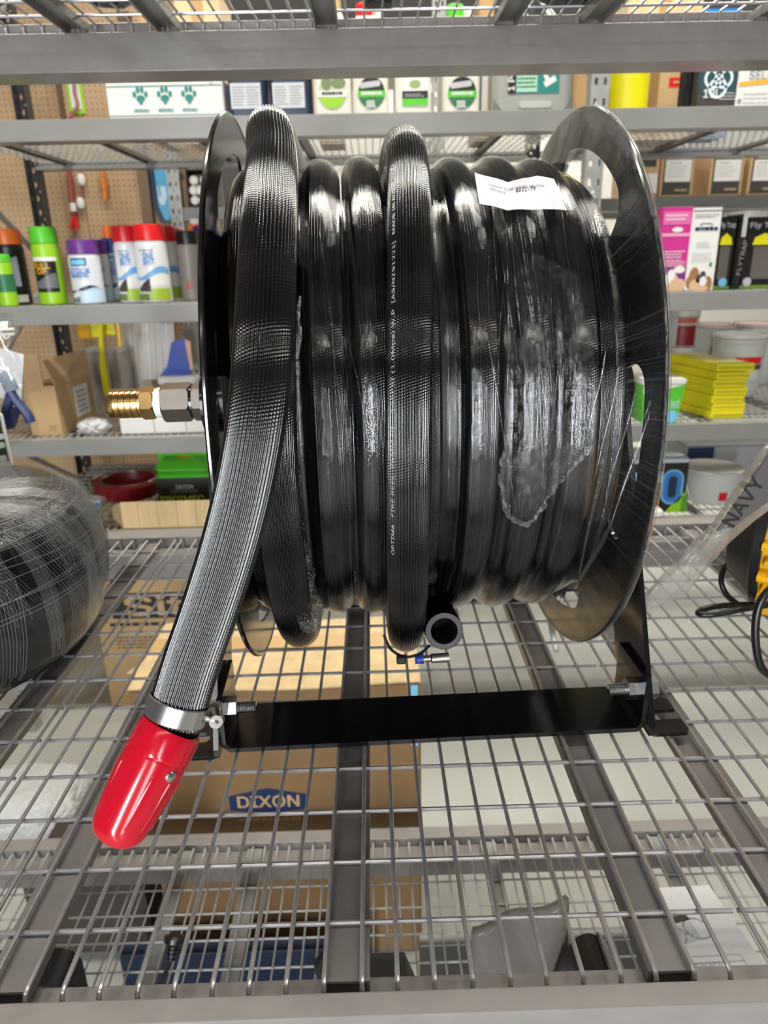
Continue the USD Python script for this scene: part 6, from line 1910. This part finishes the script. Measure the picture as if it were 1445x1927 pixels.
t.add('wire_handle', tube(smoothpath([(-t.w * 1.06, t.w, t.h * 0.9), (-t.w * 1.12, t.w * 0.4, t.h * 0.5), (-t.w * 1.02, t.w * 0.1, t.h * 0.15)], 20), 0.003, 6), WHITE)
t = stocked('grey_crate', 'grey plastic crate with dark blue label behind the white bucket', 'crate', 1288, 1450, 835, ZD, 2.62, xref=860)
t.add('crate_body', bx(-t.w, t.w, 0, 0.3, 0.001, t.h - 0.006, 0.008), GREYBOX, smooth=False)
t.add('crate_lid', bx(-t.w * 1.01, t.w * 1.01, -0.004, 0.304, t.h - 0.0055, t.h + 0.008, 0.004), pm('grey_lid', (0.5, 0.51, 0.51), 0.35), smooth=False)
q0, q1 = t.local(at(1296, 836, 2.62)), t.local(at(1338, 888, 2.62))
t.add('label', ext(sbox(q0[0], q1[2], q1[0], min(q0[2], t.h - 0.012)), 0.0008, (0, -0.0004, 0), FX, FZ), pm('deep_navy_label', (0.012, 0.03, 0.10), 0.5), smooth=False)
t = stocked('white_dish', 'white plastic dish edge behind the right reel flange', 'dish', 1165, 1245, 968, ZD, 2.22, xref=975)
t.h = max(t.h, 0.028)
t.add('dish_body', bx(-t.w, t.w, -0.012, 0.03, 0.001, t.h, 0.006), WHITE)

# --- things hanging on the pegboard
t = Thing('blister_pack', 'white and lime green blister pack hanging on the pegboard high at left', 'blister pack', at(140, 180, 3.30))
qs = [t.local(at(*p, 3.30)) for p in ((120, 148), (148, 148), (160, 212), (146, 214), (128, 208))]
pg = Polygon([(p[0], p[2]) for p in qs])
t.add('backing_card', ext(pg, 0.003, (0, 0.016, 0), FX, FZ), LIME, smooth=False)
t.add('white_panel', ext(affinity.scale(pg, 0.62, 0.75), 0.002, (0, 0.0128, 0), FX, FZ), WHITE_CARD, smooth=False)
t.add('red_cord', tube(smoothpath([t.local(at(138, 146, 3.29)), t.local(at(140, 175, 3.29)), t.local(at(145, 200, 3.29)), t.local(at(130, 224, 3.29))], 20), 0.006, 8), pm('rose_cord', (0.36, 0.12, 0.10), 0.5))
t = Thing('wood_strip', 'dark brown vertical timber strip on the pegboard high at left', 'timber strip', at(112, 185, 3.31))
q0, q1 = t.local(at(102, 140, 3.31)), t.local(at(124, 224, 3.31))
t.add('strip_body', bx(q0[0], q1[0], -0.004, 0.0095, q1[2], q0[2], 0.001), WOOD, smooth=False)
for nm, lb, ca, lst in (('red_hook', 'red plastic hooked tool hanging on the pegboard above the spray cans', 'hook', [((130, 318), (133, 350), (136, 385), (139, 405), 0.011, pm('brick_red', (0.34, 0.06, 0.05), 0.45)), ((139, 404), (138, 415), (135, 430), (135, 433), 0.008, REDP), ((139, 404), (142, 415), (146, 428), (146, 431), 0.008, REDP)]),):
    t = Thing(nm, lb, ca, at(137, 370, 3.30))
    for a, b, c, d, r_, m_ in lst:
        t.add('hook_arm', tube(smoothpath([t.local(at(*p, 3.295)) for p in (a, b, c, d)], 16), r_, 8), m_)
    q = t.local(at(138, 392, 3.285))
    t.add('white_collar', lathe([(0, -0.012), (0.013, -0.012), (0.013, 0.02), (0, 0.02)], 14, 'z', tuple(q)), WHITE)
t = Thing('white_pegs', 'pair of white plastic fittings hanging beside the red hook', 'fitting', at(152, 350, 3.30))
for p in ((153, 338), (152, 382)):
    q = t.local(at(*p, 3.29))
    t.add('fitting_cap', lathe([(0, -0.022), (0.010, -0.022), (0.018, -0.008), (0.016, 0.012), (0.008, 0.022), (0, 0.022)], 16, 'z', tuple(q)), WHITE, smooth=40)
t.add('cord', tube([t.local(at(150, 318, 3.29)), t.local(at(151, 350, 3.29)), t.local(at(150, 396, 3.29))], 0.004, 6), pm('rose_cord', (0.36, 0.12, 0.10), 0.5))
t = Thing('orange_clip', 'orange plastic clip hanging on the pegboard', 'clip', at(196, 350, 3.30))
t.add('clip_body', tube(smoothpath([t.local(at(*p, 3.295)) for p in ((192, 322), (194, 342), (197, 360), (198, 376))], 16), [0.010] * 5 + [0.016] * 5 + [0.012] * 6, 8), pm('burnt_orange', (0.62, 0.17, 0.02), 0.4))
t = Thing('blue_brush_pack', 'light blue narrow pack hanging on the pegboard beside the timber post', 'pack', at(303, 365, 3.30))
qs = [t.local(at(*p, 3.30)) for p in ((280, 316), (318, 316), (325, 376), (318, 420), (302, 418), (290, 392))]
pg = Polygon([(p[0], p[2]) for p in qs])
t.add('pack_card', ext(pg, 0.012, (0, 0.014, 0), FX, FZ), pm('aqua_print', (0.10, 0.42, 0.68), 0.4), smooth=False)
t.add('dark_edge', ext(pg.difference(affinity.translate(pg, 0.02, 0.008)), 0.002, (0, 0.001, 0), FX, FZ), NAVY, smooth=False)
t.add('pale_print', ext(affinity.scale(pg, 0.45, 0.35).difference(sbox(-0.01, -0.01, 0.0, 0.05)), 0.002, (0, 0.001, 0), FX, FZ), PALEB, smooth=False)
t = Thing('timber_post', 'dark timber post standing against the pegboard by the light blue pack', 'post', (at(272, 365, 3.28)[0], 3.28, 0))
t.add('post_body', bx(-0.022, 0.022, 0.0, 0.038, 0.0, 2.5, 0.002), pm('shade_timber', (0.20, 0.13, 0.085), 0.6), smooth=False)
t.add('post_cap', bx(-0.024, 0.024, -0.002, 0.0385, 2.5, 2.53, 0.002), WOOD, smooth=False)
